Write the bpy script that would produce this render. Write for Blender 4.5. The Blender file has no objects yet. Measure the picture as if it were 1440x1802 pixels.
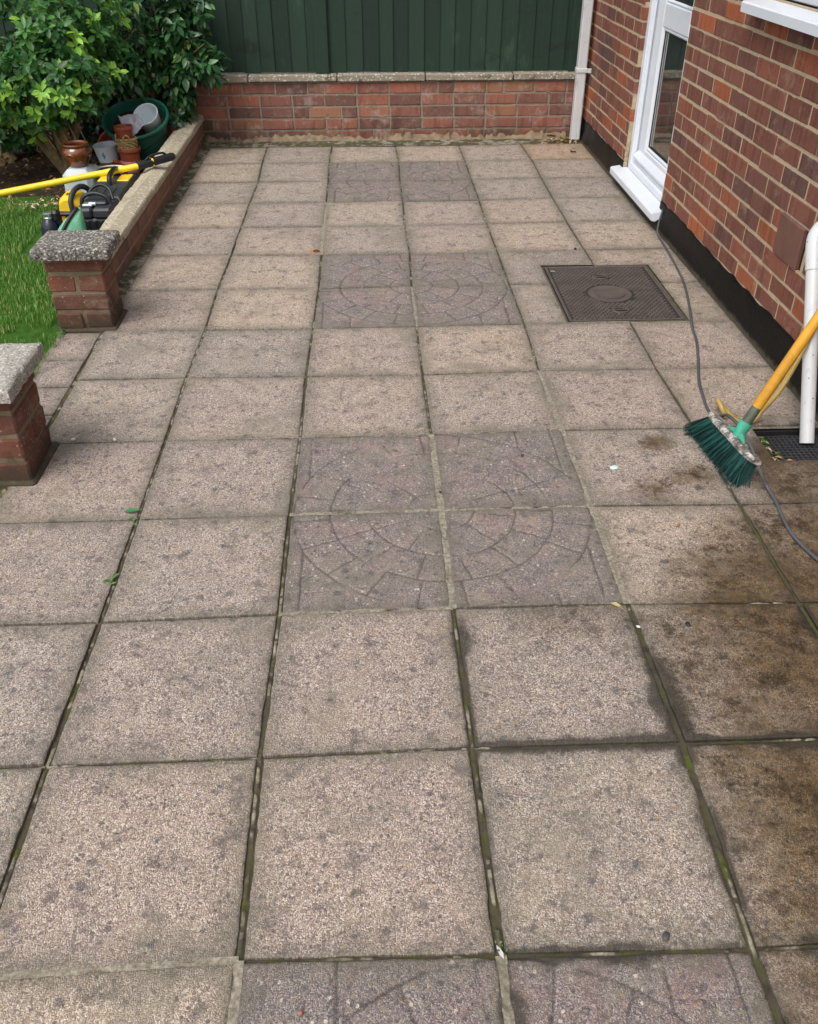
import bpy, bmesh, math, random
import numpy as np
from mathutils import Vector, Matrix
from math import radians as R, pi, sin, cos

SC = bpy.context.scene
COL = SC.collection

# ------------------------------------------------------------------ camera
cam_data = bpy.data.cameras.new('camera')
cam = bpy.data.objects.new('camera', cam_data)
COL.objects.link(cam)
CM = ((0.9990739537591619, -0.025762106852237024, 0.034460829510763374),
      (-0.04301257723376885, -0.5780267200443447, 0.8148834451100879),
      (-0.0010738341329311898, -0.815611074449894, -0.5785995351838302))
mw = Matrix.Identity(4)
for i in range(3):
    mw[i][0] = CM[i][0]
    mw[i][1] = -CM[i][1]
    mw[i][2] = -CM[i][2]
mw[0][3], mw[1][3], mw[2][3] = -0.18859822, -0.80174144, 1.52053707
cam.matrix_world = mw
cam_data.sensor_fit = 'VERTICAL'
cam_data.sensor_height = 24.0
cam_data.lens = 24.0 * 1556.788 / 1802.0
cam_data.clip_start = 0.02
cam_data.clip_end = 2000.0
SC.camera = cam

# ------------------------------------------------------------------ sky and sun (bright overcast afternoon)
SUN_EL, SUN_AZ = 56.0, 214.0          # azimuth clockwise from +Y
w = bpy.data.worlds.new('World')
SC.world = w
w.use_nodes = True
wt = w.node_tree
wt.nodes.clear()
sky = wt.nodes.new('ShaderNodeTexSky')
sky.sky_type = 'NISHITA'
sky.sun_disc = False
sky.sun_elevation = R(SUN_EL)
sky.sun_rotation = R(SUN_AZ)
sky.dust_density = 4.0
sky.air_density = 1.0
hs = wt.nodes.new('ShaderNodeHueSaturation')
hs.inputs['Saturation'].default_value = 0.32
bg = wt.nodes.new('ShaderNodeBackground')
bg.inputs['Strength'].default_value = 0.145
wo = wt.nodes.new('ShaderNodeOutputWorld')
wt.links.new(sky.outputs[0], hs.inputs['Color'])
wt.links.new(hs.outputs[0], bg.inputs['Color'])
wt.links.new(bg.outputs[0], wo.inputs['Surface'])

sun_d = bpy.data.lights.new('sun', 'SUN')
sun_d.energy = 1.1
sun_d.angle = R(34)
sun_d.color = (1.0, 0.95, 0.87)
sun = bpy.data.objects.new('sun', sun_d)
COL.objects.link(sun)
sv = Vector((sin(R(SUN_AZ)) * cos(R(SUN_EL)), cos(R(SUN_AZ)) * cos(R(SUN_EL)), sin(R(SUN_EL))))
sun.rotation_euler = sv.to_track_quat('Z', 'Y').to_euler()
sun.location = sv * 20

SC.view_settings.view_transform = 'Standard'
SC.view_settings.look = 'None'
SC.view_settings.gamma = 1.0
SC.view_settings.exposure = 0.5

rng = np.random.default_rng(7)
random.seed(7)

# ------------------------------------------------------------------ small helpers
def srgb(r, g, b):
    f = lambda c: (c / 255 / 12.92) if c / 255 <= 0.04045 else ((c / 255 + 0.055) / 1.055) ** 2.4
    return (f(r), f(g), f(b), 1.0)


def tag(o, label=None, cat=None, group=None, kind=None):
    if label: o['label'] = label
    if cat: o['category'] = cat
    if group: o['group'] = group
    if kind: o['kind'] = kind
    return o


def empty(name, loc, label=None, cat=None, group=None):
    o = bpy.data.objects.new(name, None)
    COL.objects.link(o)
    o.empty_display_size = 0.05
    o.location = loc
    return tag(o, label, cat, group)


def link_mesh(name, me, mats, parent=None, smooth=35, world=True):
    for m in (mats if isinstance(mats, (list, tuple)) else [mats]):
        me.materials.append(m)
    o = bpy.data.objects.new(name, me)
    COL.objects.link(o)
    if smooth is not None:
        me.polygons.foreach_set('use_smooth', [True] * len(me.polygons))
        if smooth < 180:
            me.set_sharp_from_angle(angle=R(smooth))
    if parent is not None:
        o.parent = parent
        if world:                       # geometry was written in world coordinates
            bpy.context.view_layer.update()
            o.matrix_parent_inverse = parent.matrix_world.inverted()
    return o


def np_mesh(name, V, F, attrs=None, mi=None):
    """V (n,3) array, F list/array of faces (all same size if array)."""
    me = bpy.data.meshes.new(name)
    V = np.asarray(V, dtype=np.float32)
    if isinstance(F, np.ndarray):
        n, k = F.shape
        me.vertices.add(len(V))
        me.vertices.foreach_set('co', V.ravel())
        me.loops.add(n * k)
        me.loops.foreach_set('vertex_index', F.astype(np.int32).ravel())
        me.polygons.add(n)
        me.polygons.foreach_set('loop_start', np.arange(0, n * k, k, dtype=np.int32))
        me.polygons.foreach_set('loop_total', np.full(n, k, dtype=np.int32))
    else:
        me.from_pydata(V.tolist(), [], F)
    if mi is not None:
        me.polygons.foreach_set('material_index', np.asarray(mi, dtype=np.int32))
    me.update(calc_edges=True)
    for k_, a in (attrs or {}).items():
        at = me.attributes.new(k_, 'FLOAT', 'POINT')
        at.data.foreach_set('value', np.asarray(a, dtype=np.float32))
    return me


def hash2(ix, iy, seed):
    h = np.sin(ix * 127.1 + iy * 311.7 + seed * 74.7) * 43758.5453
    return h - np.floor(h)


def vnoise(x, y, seed=0):
    ix, iy = np.floor(x), np.floor(y)
    fx, fy = x - ix, y - iy
    fx = fx * fx * (3 - 2 * fx)
    fy = fy * fy * (3 - 2 * fy)
    a, b = hash2(ix, iy, seed), hash2(ix + 1, iy, seed)
    c_, d = hash2(ix, iy + 1, seed), hash2(ix + 1, iy + 1, seed)
    return (a * (1 - fx) + b * fx) * (1 - fy) + (c_ * (1 - fx) + d * fx) * fy


def fbm(x, y, seed=0, o=4):
    s, a, t = 0, 0.5, 0
    for k in range(o):
        s = s + a * vnoise(x * 2 ** k, y * 2 ** k, seed + k * 13)
        t += a
        a *= 0.5
    return s / t


class MB:
    """collects shapes into one mesh"""
    def __init__(self):
        self.v, self.f, self.mi, self.c = [], [], [], []

    def add(self, V, F, m=0, col=0.0, M=None):
        n = len(self.v)
        for p in V:
            p = Vector(p)
            if M is not None: p = M @ p
            self.v.append(p)
            self.c.append(col)
        for f in F:
            self.f.append([n + i for i in f])
            self.mi.append(m)
        return self

    def box(self, x0, x1, y0, y1, z0, z1, c=0.003, m=0, col=0.0, M=None, jit=0.0):
        hx, hy, hz = (x1 - x0) / 2, (y1 - y0) / 2, (z1 - z0) / 2
        cx, cy, cz = (x0 + x1) / 2, (y0 + y1) / 2, (z0 + z1) / 2
        c = min(c, hx * 0.95, hy * 0.95, hz * 0.95)
        V, idx = [], {}
        for sx in (-1, 1):
            for sy in (-1, 1):
                for sz in (-1, 1):
                    j = Vector((random.uniform(-1, 1), random.uniform(-1, 1), random.uniform(-1, 1))) * jit
                    for t in range(3):
                        p = [sx * hx, sy * hy, sz * hz]
                        if t != 0: p[0] -= sx * c
                        if t != 1: p[1] -= sy * c
                        if t != 2: p[2] -= sz * c
                        idx[(sx, sy, sz, t)] = len(V)
                        V.append(Vector((cx + p[0], cy + p[1], cz + p[2])) + j)
        F = []
        for s in (-1, 1):
            q = [(-1, -1), (1, -1), (1, 1), (-1, 1)]
            F.append([idx[(s, a, b, 0)] for a, b in q][::s])
            F.append([idx[(a, s, b, 1)] for a, b in q][::-s])
            F.append([idx[(a, b, s, 2)] for a, b in q][::s])
        for a in (-1, 1):
            for b in (-1, 1):
                o = a * b
                F.append([idx[(a, b, -1, 0)], idx[(a, b, -1, 1)], idx[(a, b, 1, 1)], idx[(a, b, 1, 0)]][::o])
                F.append([idx[(a, -1, b, 0)], idx[(a, 1, b, 0)], idx[(a, 1, b, 2)], idx[(a, -1, b, 2)]][::o])
                F.append([idx[(-1, a, b, 1)], idx[(-1, a, b, 2)], idx[(1, a, b, 2)], idx[(1, a, b, 1)]][::o])
        for a in (-1, 1):
            for b in (-1, 1):
                for d in (-1, 1):
                    F.append([idx[(a, b, d, 0)], idx[(a, b, d, 1)], idx[(a, b, d, 2)]][::a * b * d])
        return self.add(V, F, m, col, M)

    def lathe(self, prof, n=28, m=0, col=0.0, M=None, cap0=False, cap1=False):
        V, F = [], []
        for r, z in prof:
            for k in range(n):
                a = 2 * pi * k / n
                V.append((r * cos(a), r * sin(a), z))
        for i in range(len(prof) - 1):
            for k in range(n):
                k2 = (k + 1) % n
                F.append([i * n + k, i * n + k2, (i + 1) * n + k2, (i + 1) * n + k])
        if cap0: F.append([k for k in range(n)][::-1])
        if cap1: F.append([(len(prof) - 1) * n + k for k in range(n)])
        return self.add(V, F, m, col, M)

    def tube(self, pts, r, n=8, m=0, col=0.0, M=None, caps=True):
        P = [Vector(p) for p in pts]
        rs = r if isinstance(r, (list, tuple)) else [r] * len(P)
        V, F = [], []
        up = Vector((0.13, 0.21, 0.97))
        for i, p in enumerate(P):
            t = (P[min(i + 1, len(P) - 1)] - P[max(i - 1, 0)]).normalized()
            if abs(t.dot(up)) > 0.98: up = Vector((0.9, 0.1, 0.3))
            x = (up - t * up.dot(t)).normalized()
            y = t.cross(x)
            up = x
            for k in range(n):
                a = 2 * pi * k / n
                V.append(p + (x * cos(a) + y * sin(a)) * rs[i])
        for i in range(len(P) - 1):
            for k in range(n):
                k2 = (k + 1) % n
                F.append([i * n + k, i * n + k2, (i + 1) * n + k2, (i + 1) * n + k])
        if caps:
            F.append([k for k in range(n)][::-1])
            F.append([(len(P) - 1) * n + k for k in range(n)])
        return self.add(V, F, m, col, M)

    def build(self, name, mats, parent=None, smooth=35, recalc=False, subdiv=0, attr=None):
        me = bpy.data.meshes.new(name)
        me.from_pydata([tuple(p) for p in self.v], [], self.f)
        me.polygons.foreach_set('material_index', self.mi)
        if attr:
            at = me.attributes.new(attr, 'FLOAT', 'POINT')
            at.data.foreach_set('value', self.c)
        me.update()
        if recalc:
            bm = bmesh.new()
            bm.from_mesh(me)
            bmesh.ops.recalc_face_normals(bm, faces=bm.faces)
            bm.to_mesh(me)
            bm.free()
        o = link_mesh(name, me, mats, parent, smooth)
        if subdiv:
            md = o.modifiers.new('smooth', 'SUBSURF')
            md.levels = md.render_levels = subdiv
        return o


def spline(P, n=10):
    P = [Vector(p) for p in P]
    Q = [P[0] * 2 - P[1]] + P + [P[-1] * 2 - P[-2]]
    out = []
    for i in range(1, len(Q) - 2):
        a, b, c_, d = Q[i - 1], Q[i], Q[i + 1], Q[i + 2]
        for k in range(n):
            t = k / n
            out.append(0.5 * ((2 * b) + (c_ - a) * t + (2 * a - 5 * b + 4 * c_ - d) * t * t + (3 * b - a - 3 * c_ + d) * t ** 3))
    out.append(P[-1])
    return out


def frame(loc, zdir=(0, 0, 1), spin=0.0):
    q = Vector(zdir).normalized().to_track_quat('Z', 'Y')
    return Matrix.Translation(Vector(loc)) @ q.to_matrix().to_4x4() @ Matrix.Rotation(spin, 4, 'Z')


# ------------------------------------------------------------------ material helpers
class NT:
    def __init__(self, name):
        self.mat = bpy.data.materials.new(name)
        self.mat.use_nodes = True
        self.t = self.mat.node_tree
        self.t.nodes.clear()
        self.out = self.t.nodes.new('ShaderNodeOutputMaterial')
        self.co = self.t.nodes.new('ShaderNodeTexCoord').outputs['Object']

    def set(self, n, k, v):
        s = n.inputs[k]
        if isinstance(v, bpy.types.NodeSocket): self.t.links.new(v, s)
        else: s.default_value = v

    def node(self, typ, props=None, **kw):
        n = self.t.nodes.new('ShaderNode' + typ)
        for k, v in (props or {}).items(): setattr(n, k, v)
        for k, v in kw.items(): self.set(n, k.replace('_', ' ') if not k.startswith('i') or not k[1:].isdigit() else int(k[1:]), v)
        return n

    def math(self, op, a, b=0.0, clamp=False):
        n = self.node('Math', {'operation': op, 'use_clamp': clamp})
        self.set(n, 0, a)
        self.set(n, 1, b)
        return n.outputs[0]

    def mapv(self, scale=(1, 1, 1), rot=(0, 0, 0), loc=(0, 0, 0), vec=None):
        n = self.node('Mapping')
        self.set(n, 'Vector', vec or self.co)
        n.inputs['Scale'].default_value = scale
        n.inputs['Rotation'].default_value = rot
        n.inputs['Location'].default_value = loc
        return n.outputs[0]

    def noise(self, scale, detail=3.0, rough=0.55, vec=None, dist=0.0):
        n = self.node('TexNoise', Vector=vec or self.co, Scale=scale, Detail=detail, Roughness=rough, Distortion=dist)
        return n.outputs['Fac']

    def voro(self, scale, vec=None, feature='F1', rand=1.0, dims='3D'):
        n = self.node('TexVoronoi', {'feature': feature, 'voronoi_dimensions': dims}, Vector=vec or self.co, Scale=scale, Randomness=rand)
        return n

    def ramp(self, fac, stops, interp='LINEAR'):
        n = self.node('ValToRGB', Fac=fac)
        cr = n.color_ramp
        cr.interpolation = interp
        while len(cr.elements) < len(stops): cr.elements.new(0.5)
        for e, (p, c_) in zip(cr.elements, stops):
            e.position = p
            e.color = c_ if len(c_) == 4 else (*c_, 1)
        return n.outputs['Color']

    def step(self, fac, lo, hi):
        n = self.node('MapRange', {'interpolation_type': 'SMOOTHSTEP'})
        self.set(n, 'Value', fac)
        n.inputs['From Min'].default_value = lo
        n.inputs['From Max'].default_value = hi
        return n.outputs[0]

    def mix(self, fac, a, b, blend='MIX'):
        n = self.node('Mix', {'data_type': 'RGBA', 'blend_type': blend})
        for sock, v in (('Factor_Float', fac), ('A_Color', a), ('B_Color', b)):
            s = [i for i in n.inputs if i.identifier == sock][0]
            if isinstance(v, bpy.types.NodeSocket): self.t.links.new(v, s)
            else: s.default_value = v
        return [o for o in n.outputs if o.identifier == 'Result_Color'][0]

    def attr(self, name):
        return self.node('Attribute', {'attribute_name': name}).outputs['Fac']

    def bump(self, h, strength=0.5, dist=0.002, normal=None):
        n = self.node('Bump', Height=h, Strength=strength, Distance=dist)
        if normal: self.set(n, 'Normal', normal)
        return n.outputs[0]

    def finish(self, color, rough=0.7, normal=None, spec=0.5, metal=0.0, transl=None, coat=0.0, trans=0.0):
        b = self.node('BsdfPrincipled')
        self.set(b, 'Base Color', color)
        self.set(b, 'Roughness', rough)
        self.set(b, 'Specular IOR Level', spec)
        self.set(b, 'Metallic', metal)
        self.set(b, 'Coat Weight', coat)
        self.set(b, 'Transmission Weight', trans)
        if normal: self.set(b, 'Normal', normal)
        res = b.outputs[0]
        if transl:
            tr = self.node('BsdfTranslucent')
            self.set(tr, 'Color', transl[1])
            mx = self.node('MixShader')
            self.set(mx, 0, transl[0])
            self.t.links.new(res, mx.inputs[1])
            self.t.links.new(tr.outputs[0], mx.inputs[2])
            res = mx.outputs[0]
        self.t.links.new(res, self.out.inputs['Surface'])
        return self.mat


def simple(name, rgb, rough=0.5, var=0.25, scale=25.0, bump=0.0, bscale=200.0, spec=0.5, metal=0.0, dirt=0.0, coat=0.0):
    """one paint / plastic / clay: base colour with mottling, optional dirt and grain"""
    t = NT(name)
    n = t.noise(scale, 5, 0.6)
    c0 = srgb(*rgb)
    lo = tuple(x * (1 - var) for x in c0[:3]) + (1,)
    hi = tuple(min(1, x * (1 + var)) for x in c0[:3]) + (1,)
    c_ = t.ramp(n, [(0.3, lo), (0.7, hi)])
    if dirt:
        d = t.math('MULTIPLY', t.step(t.noise(scale * 0.6 + 6, 6, 0.7), 0.48, 0.72), dirt)
        c_ = t.mix(d, c_, srgb(84, 76, 62))
    nm = t.bump(t.noise(bscale, 3, 0.6), bump, 0.001) if bump else None
    rv = t.ramp(t.noise(scale * 2, 4, 0.6), [(0.3, (rough * 0.8,) * 3), (0.75, (min(1, rough * 1.2),) * 3)])
    return t.finish(c_, rv, nm, spec, metal, coat=coat)


# ------------------------------------------------------------------ materials
def mat_paving():
    t = NT('weathered_aggregate_paving')
    rand, edge, typ, wet, rust, groove = [t.attr(a) for a in ('rand', 'edge', 'typ', 'wet', 'rust', 'groove')]
    big = t.noise(2.2, 4, 0.6)
    mid = t.noise(9.0, 5, 0.65)
    base = t.ramp(t.math('ADD', t.math('MULTIPLY', rand, 0.7), t.math('MULTIPLY', big, 0.3)),
                  [(0.12, srgb(128, 121, 120)), (0.28, srgb(172, 151, 145)), (0.44, srgb(198, 175, 152)), (0.58, srgb(180, 164, 152)), (0.72, srgb(154, 144, 139)), (0.88, srgb(186, 160, 151))])
    pat = t.ramp(t.math('ADD', t.math('MULTIPLY', mid, 0.6), t.math('MULTIPLY', big, 0.4)),
                 [(0.3, srgb(96, 93, 97)), (0.46, srgb(110, 104, 107)), (0.56, srgb(124, 109, 113)), (0.66, srgb(152, 112, 115))])
    c_ = t.mix(typ, base, pat)
    # exposed aggregate: fine chips and bigger pebbles
    v1 = t.voro(440.0, t.mapv((1, 1, 1)), dims='2D')
    v2 = t.voro(135.0, dims='2D')
    s1 = t.node('SeparateColor', Color=v1.outputs['Color']).outputs
    s2 = t.node('SeparateColor', Color=v2.outputs['Color']).outputs
    chip = t.ramp(s1[0], [(0.0, srgb(58, 54, 54)), (0.2, srgb(92, 84, 82)), (0.34, srgb(140, 127, 121)), (0.6, srgb(172, 156, 144)),
                          (0.82, srgb(206, 190, 168)), (0.93, srgb(232, 222, 206)), (1.0, srgb(242, 240, 232))])
    c_ = t.mix(t.ramp(typ, [(0, (0.62,) * 3), (1, (0.36,) * 3)]), c_, chip)
    stone = t.ramp(s2[1], [(0.0, srgb(70, 66, 70)), (0.5, srgb(128, 108, 100)), (0.8, srgb(178, 150, 112)), (1.0, srgb(226, 218, 206))])
    show = t.math('MULTIPLY', t.step(s2[0], 0.86, 0.89), t.step(t.math('SUBTRACT', 0.55, v2.outputs['Distance']), 0.0, 0.15))
    c_ = t.mix(t.math('MULTIPLY', show, 0.8), c_, stone)
    bl = t.noise(17.0, 6, 0.78)
    c_ = t.mix(t.math('MULTIPLY', t.step(bl, 0.51, 0.66), 0.7), c_, srgb(84, 80, 80))
    c_ = t.mix(t.math('MULTIPLY', t.step(bl, 0.46, 0.32), 0.35), c_, srgb(188, 172, 150))
    fg = t.noise(240.0, 4, 0.75)
    c_ = t.mix(t.math('MULTIPLY', t.step(fg, 0.52, 0.68), 0.5), c_, srgb(84, 78, 76))
    # pinkish / greyish drift inside a slab, trodden grime patches
    c_ = t.mix(t.math('MULTIPLY', t.step(mid, 0.5, 0.75), 0.42), c_, srgb(118, 106, 104))
    c_ = t.mix(t.math('MULTIPLY', t.step(t.noise(5.0, 5, 0.7, t.mapv((1, 1, 1), loc=(7, 3, 0))), 0.52, 0.72), 0.35), c_, srgb(176, 158, 136))
    # algae / dirt collecting along the arrises
    e = t.math('ADD', edge, t.math('MULTIPLY', t.math('SUBTRACT', t.noise(22.0, 5, 0.7), 0.5), 0.07))
    patina = t.math('MULTIPLY', t.step(t.noise(3.6, 6, 0.72, t.mapv((1, 1, 1), loc=(3, 11, 0))), 0.50, 0.66), 0.5)
    c_ = t.mix(patina, c_, srgb(128, 122, 108))
    e2 = t.math('ADD', edge, t.math('MULTIPLY', t.math('SUBTRACT', t.noise(7.0, 5, 0.7), 0.5), 0.16))
    c_ = t.mix(t.math('MULTIPLY', t.math('SUBTRACT', 1.0, t.step(e2, -0.03, 0.085)), 0.55), c_, srgb(108, 104, 92))
    grime = t.math('SUBTRACT', 1.0, t.step(e, -0.015, 0.03))
    c_ = t.mix(t.math('MULTIPLY', grime, 0.4), c_, srgb(92, 88, 76))
    c_ = t.mix(t.math('MULTIPLY', t.math('SUBTRACT', 1.0, t.step(e, -0.02, 0.003)), 0.55), c_, srgb(58, 55, 44))
    # black lichen spots
    wv = t.node('VectorMath', {'operation': 'ADD'})
    t.set(wv, 0, t.co)
    nz = t.node('TexNoise', Vector=t.co, Scale=70.0, Detail=3.0)
    sc = t.node('VectorMath', {'operation': 'SCALE'})
    t.set(sc, 0, nz.outputs['Color'])
    sc.inputs['Scale'].default_value = 0.02
    t.t.links.new(sc.outputs[0], wv.inputs[1])
    for sc_, r0, thr, amt in ((11.0, 0.15, 0.66, 0.6), (34.0, 0.24, 0.72, 0.62)):
        v3 = t.voro(sc_, wv.outputs[0], dims='2D')
        s3 = t.node('SeparateColor', Color=v3.outputs['Color']).outputs
        rad = t.math('MULTIPLY', s3[1], r0)
        spot = t.math('MULTIPLY', t.step(t.math('SUBTRACT', rad, v3.outputs['Distance']), -0.02, 0.05), t.step(t.math('ADD', s3[0], t.math('MULTIPLY', t.math('SUBTRACT', big, 0.5), 0.9)), thr, thr + 0.04))
        c_ = t.mix(t.math('MULTIPLY', spot, amt), c_, srgb(78, 78, 82))
    # dirt lying in the moulded grooves
    c_ = t.mix(t.math('MULTIPLY', t.step(groove, 0.2, 0.9), 0.55), c_, srgb(58, 55, 54))
    # wet brown silt
    wstreak = t.noise(1.0, 6, 0.75, t.mapv((9, 30, 1), (0, 0, 0.5)))
    wn = t.math('ADD', wet, t.math('MULTIPLY', t.math('SUBTRACT', t.math('ADD', t.math('MULTIPLY', wstreak, 0.55), t.math('MULTIPLY', t.noise(12.0, 6, 0.78), 0.45)), 0.5), 1.9))
    fine = t.noise(34.0, 8, 0.82)
    wn = t.math('ADD', wn, t.math('MULTIPLY', t.math('SUBTRACT', fine, 0.5), 1.1))
    wf = t.math('MULTIPLY', t.step(wn, -0.15, 1.15), t.step(wet, 0.0, 0.45))
    wc = t.ramp(t.noise(26.0, 8, 0.8), [(0.34, srgb(44, 37, 28)), (0.48, srgb(84, 66, 42)), (0.6, srgb(122, 92, 54)), (0.74, srgb(136, 116, 84))])
    c_ = t.mix(t.math('MULTIPLY', wf, 0.95), c_, t.mix(1.0, c_, t.ramp(t.noise(26.0, 8, 0.8), [(0.32, srgb(118, 106, 82)), (0.5, srgb(152, 136, 104)), (0.68, srgb(182, 164, 126))]), 'MULTIPLY'))
    c_ = t.mix(t.math('MULTIPLY', wf, 0.14), c_, wc)
    al = t.math('MULTIPLY', t.step(t.noise(7.0, 7, 0.8, t.mapv((1, 1, 1), loc=(5, 2, 0))), 0.52, 0.62), t.step(wet, 0.05, 0.5))
    c_ = t.mix(t.math('MULTIPLY', al, 0.75), c_, t.mix(1.0, c_, srgb(128, 124, 88), 'MULTIPLY'))
    # black slime creeping out of the wet joints
    so = t.step(t.math('ADD', t.attr('soot'), t.math('MULTIPLY', t.math('SUBTRACT', fine, 0.5), 0.9)), 0.3, 0.8)
    c_ = t.mix(t.math('MULTIPLY', so, 0.75), c_, srgb(46, 44, 38))
    # rust
    c_ = t.mix(t.step(t.math('ADD', rust, t.math('MULTIPLY', t.math('SUBTRACT', t.noise(45.0, 4), 0.5), 0.6)), 0.3, 1.1), c_, srgb(170, 120, 48))
    h = t.math('ADD', t.math('MULTIPLY', v1.outputs['Distance'], -0.5), t.math('MULTIPLY', t.noise(520.0, 3, 0.6), 0.7))
    h = t.math('ADD', h, t.math('MULTIPLY', t.noise(60.0, 4, 0.6), 0.8))
    nm = t.bump(h, 0.9, 0.003)
    rg = t.math('SUBTRACT', 0.88, t.math('MULTIPLY', wf, 0.5))
    return t.finish(c_, rg, nm, 0.35)


def mat_joint():
    t = NT('weathered_pointing')
    mort = t.attr('mort')
    n = t.noise(30.0, 5, 0.7)
    f = t.step(t.math('ADD', mort, t.math('MULTIPLY', t.math('SUBTRACT', n, 0.5), 0.9)), 0.35, 0.6)
    dark = t.ramp(t.noise(16.0, 5, 0.7), [(0.32, srgb(58, 54, 46)), (0.48, srgb(82, 77, 64)), (0.58, srgb(76, 76, 48)), (0.66, srgb(84, 92, 44)), (0.78, srgb(64, 60, 48))])
    light = t.ramp(t.noise(90.0, 4, 0.7), [(0.3, srgb(104, 98, 86)), (0.5, srgb(142, 134, 120)), (0.75, srgb(184, 176, 158))])
    light = t.mix(t.math('MULTIPLY', t.step(t.noise(9.0, 4, 0.6), 0.5, 0.7), 0.55), light, srgb(104, 98, 78))
    c_ = t.mix(f, dark, light)
    nm = t.bump(t.noise(260.0, 5, 0.7), 0.9, 0.003)
    return t.finish(c_, 0.95, nm, 0.2)


def mat_brick(name, stops, mortar, band=0.5, bloom=0.0, grime=0.0, bandscale=(30, 30, 3), smear=0.15, specks=0.0):
    """attribute 'bcol': 0..1 = one fired colour per brick; below 0 = mortar"""
    t = NT(name)
    b = t.attr('bcol')
    c_ = t.ramp(b, stops)
    bn = t.noise(1.0, 3, 0.6, t.mapv(bandscale))
    c_ = t.mix(t.math('MULTIPLY', t.step(bn, 0.5, 0.62), band), c_, t.mix(0.75, c_, srgb(132, 116, 116), 'MULTIPLY'))
    c_ = t.mix(t.math('MULTIPLY', t.step(bn, 0.5, 0.36), band * 0.5), c_, srgb(134, 84, 66))
    sp = t.noise(85.0, 5, 0.75)
    c_ = t.mix(t.math('MULTIPLY', t.step(sp, 0.55, 0.72), 0.5), c_, srgb(58, 42, 38))
    c_ = t.mix(t.math('MULTIPLY', t.step(sp, 0.42, 0.3), 0.4), c_, srgb(172, 132, 106))
    lg = t.noise(11.0, 6, 0.75)
    c_ = t.mix(t.math('MULTIPLY', t.step(lg, 0.55, 0.7), 0.4), c_, srgb(146, 112, 92))
    c_ = t.mix(t.math('MULTIPLY', t.step(lg, 0.44, 0.3), 0.45), c_, srgb(78, 58, 52))
    if bloom:
        bl = t.step(t.noise(7.0, 6, 0.75), 0.52, 0.68)
        c_ = t.mix(t.math('MULTIPLY', bl, bloom), c_, srgb(176, 160, 152))
    mc = t.ramp(t.noise(38.0, 5, 0.7), [(0.3, tuple(x * 0.72 for x in srgb(*mortar)[:3]) + (1,)), (0.7, srgb(*mortar))])
    ism = t.math('LESS_THAN', b, -0.2)
    # mortar smeared over the brick edges
    c_ = t.mix(t.math('MULTIPLY', t.step(t.noise(8.5, 7, 0.78, t.mapv((1, 1, 1.3), loc=(4, 1, 2))), 0.54, 0.66), smear), c_, mc)
    if specks:
        v = t.voro(62.0)
        q = t.node('SeparateColor', Color=v.outputs['Color']).outputs
        z0 = t.node('SeparateXYZ', Vector=t.co).outputs[2]
        f = t.math('MULTIPLY', t.step(t.math('SUBTRACT', 0.22, v.outputs['Distance']), 0.0, 0.08), t.step(t.math('SUBTRACT', q[0], t.math('MULTIPLY', z0, 1.2)), 0.42, 0.5))
        c_ = t.mix(t.math('MULTIPLY', f, specks), c_, srgb(196, 186, 168))
    c_ = t.mix(ism, c_, mc)
    if grime:
        z = t.node('SeparateXYZ', Vector=t.co).outputs[2]
        g = t.step(t.math('ADD', z, t.math('MULTIPLY', t.math('SUBTRACT', t.noise(14.0, 5, 0.7), 0.5), 0.25)), 0.14, 0.0)
        c_ = t.mix(t.math('MULTIPLY', g, grime), c_, srgb(64, 56, 44))
    h = t.math('ADD', t.math('MULTIPLY', t.noise(170.0, 5, 0.7), 1.0), t.math('MULTIPLY', bn, 0.6))
    return t.finish(c_, 0.88, t.bump(h, 1.0, 0.004), 0.3)


HOUSE_STOPS = [(0.0, srgb(98, 74, 70)), (0.18, srgb(112, 77, 69)), (0.36, srgb(136, 88, 74)), (0.52, srgb(120, 76, 64)),
               (0.68, srgb(130, 84, 72)), (0.82, srgb(146, 90, 71)), (0.93, srgb(160, 92, 63)), (1.0, srgb(180, 100, 64))]
WALL_STOPS = [(0.0, srgb(104, 78, 70)), (0.3, srgb(126, 88, 78)), (0.6, srgb(144, 96, 82)), (0.85, srgb(158, 100, 82)), (1.0, srgb(150, 114, 88))]
LOW_STOPS = [(0.0, srgb(116, 94, 82)), (0.4, srgb(134, 104, 90)), (0.7, srgb(148, 110, 94)), (1.0, srgb(162, 114, 92))]
PIER_STOPS = [(0.0, srgb(98, 68, 58)), (0.5, srgb(120, 78, 64)), (0.85, srgb(132, 85, 70)), (1.0, srgb(126, 98, 78))]
M_PAVE = mat_paving()
M_JOINT = mat_joint()
M_HOUSE = mat_brick('rustic_house_brick', HOUSE_STOPS, (198, 180, 150), 0.42, smear=0.22)
M_BACK = mat_brick('old_red_brick', WALL_STOPS, (150, 140, 126), 0.4, bloom=0.55, grime=0.5, bandscale=(22, 22, 4), smear=0.4)
M_LOW = mat_brick('damp_brown_brick', LOW_STOPS, (176, 160, 136), 0.35, grime=0.25, bandscale=(24, 24, 4))
M_PIER = mat_brick('pier_brick', PIER_STOPS, (136, 124, 100), 0.3, bloom=0.2, grime=0.9, bandscale=(14, 14, 8), smear=0.8, specks=0.5)


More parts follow.
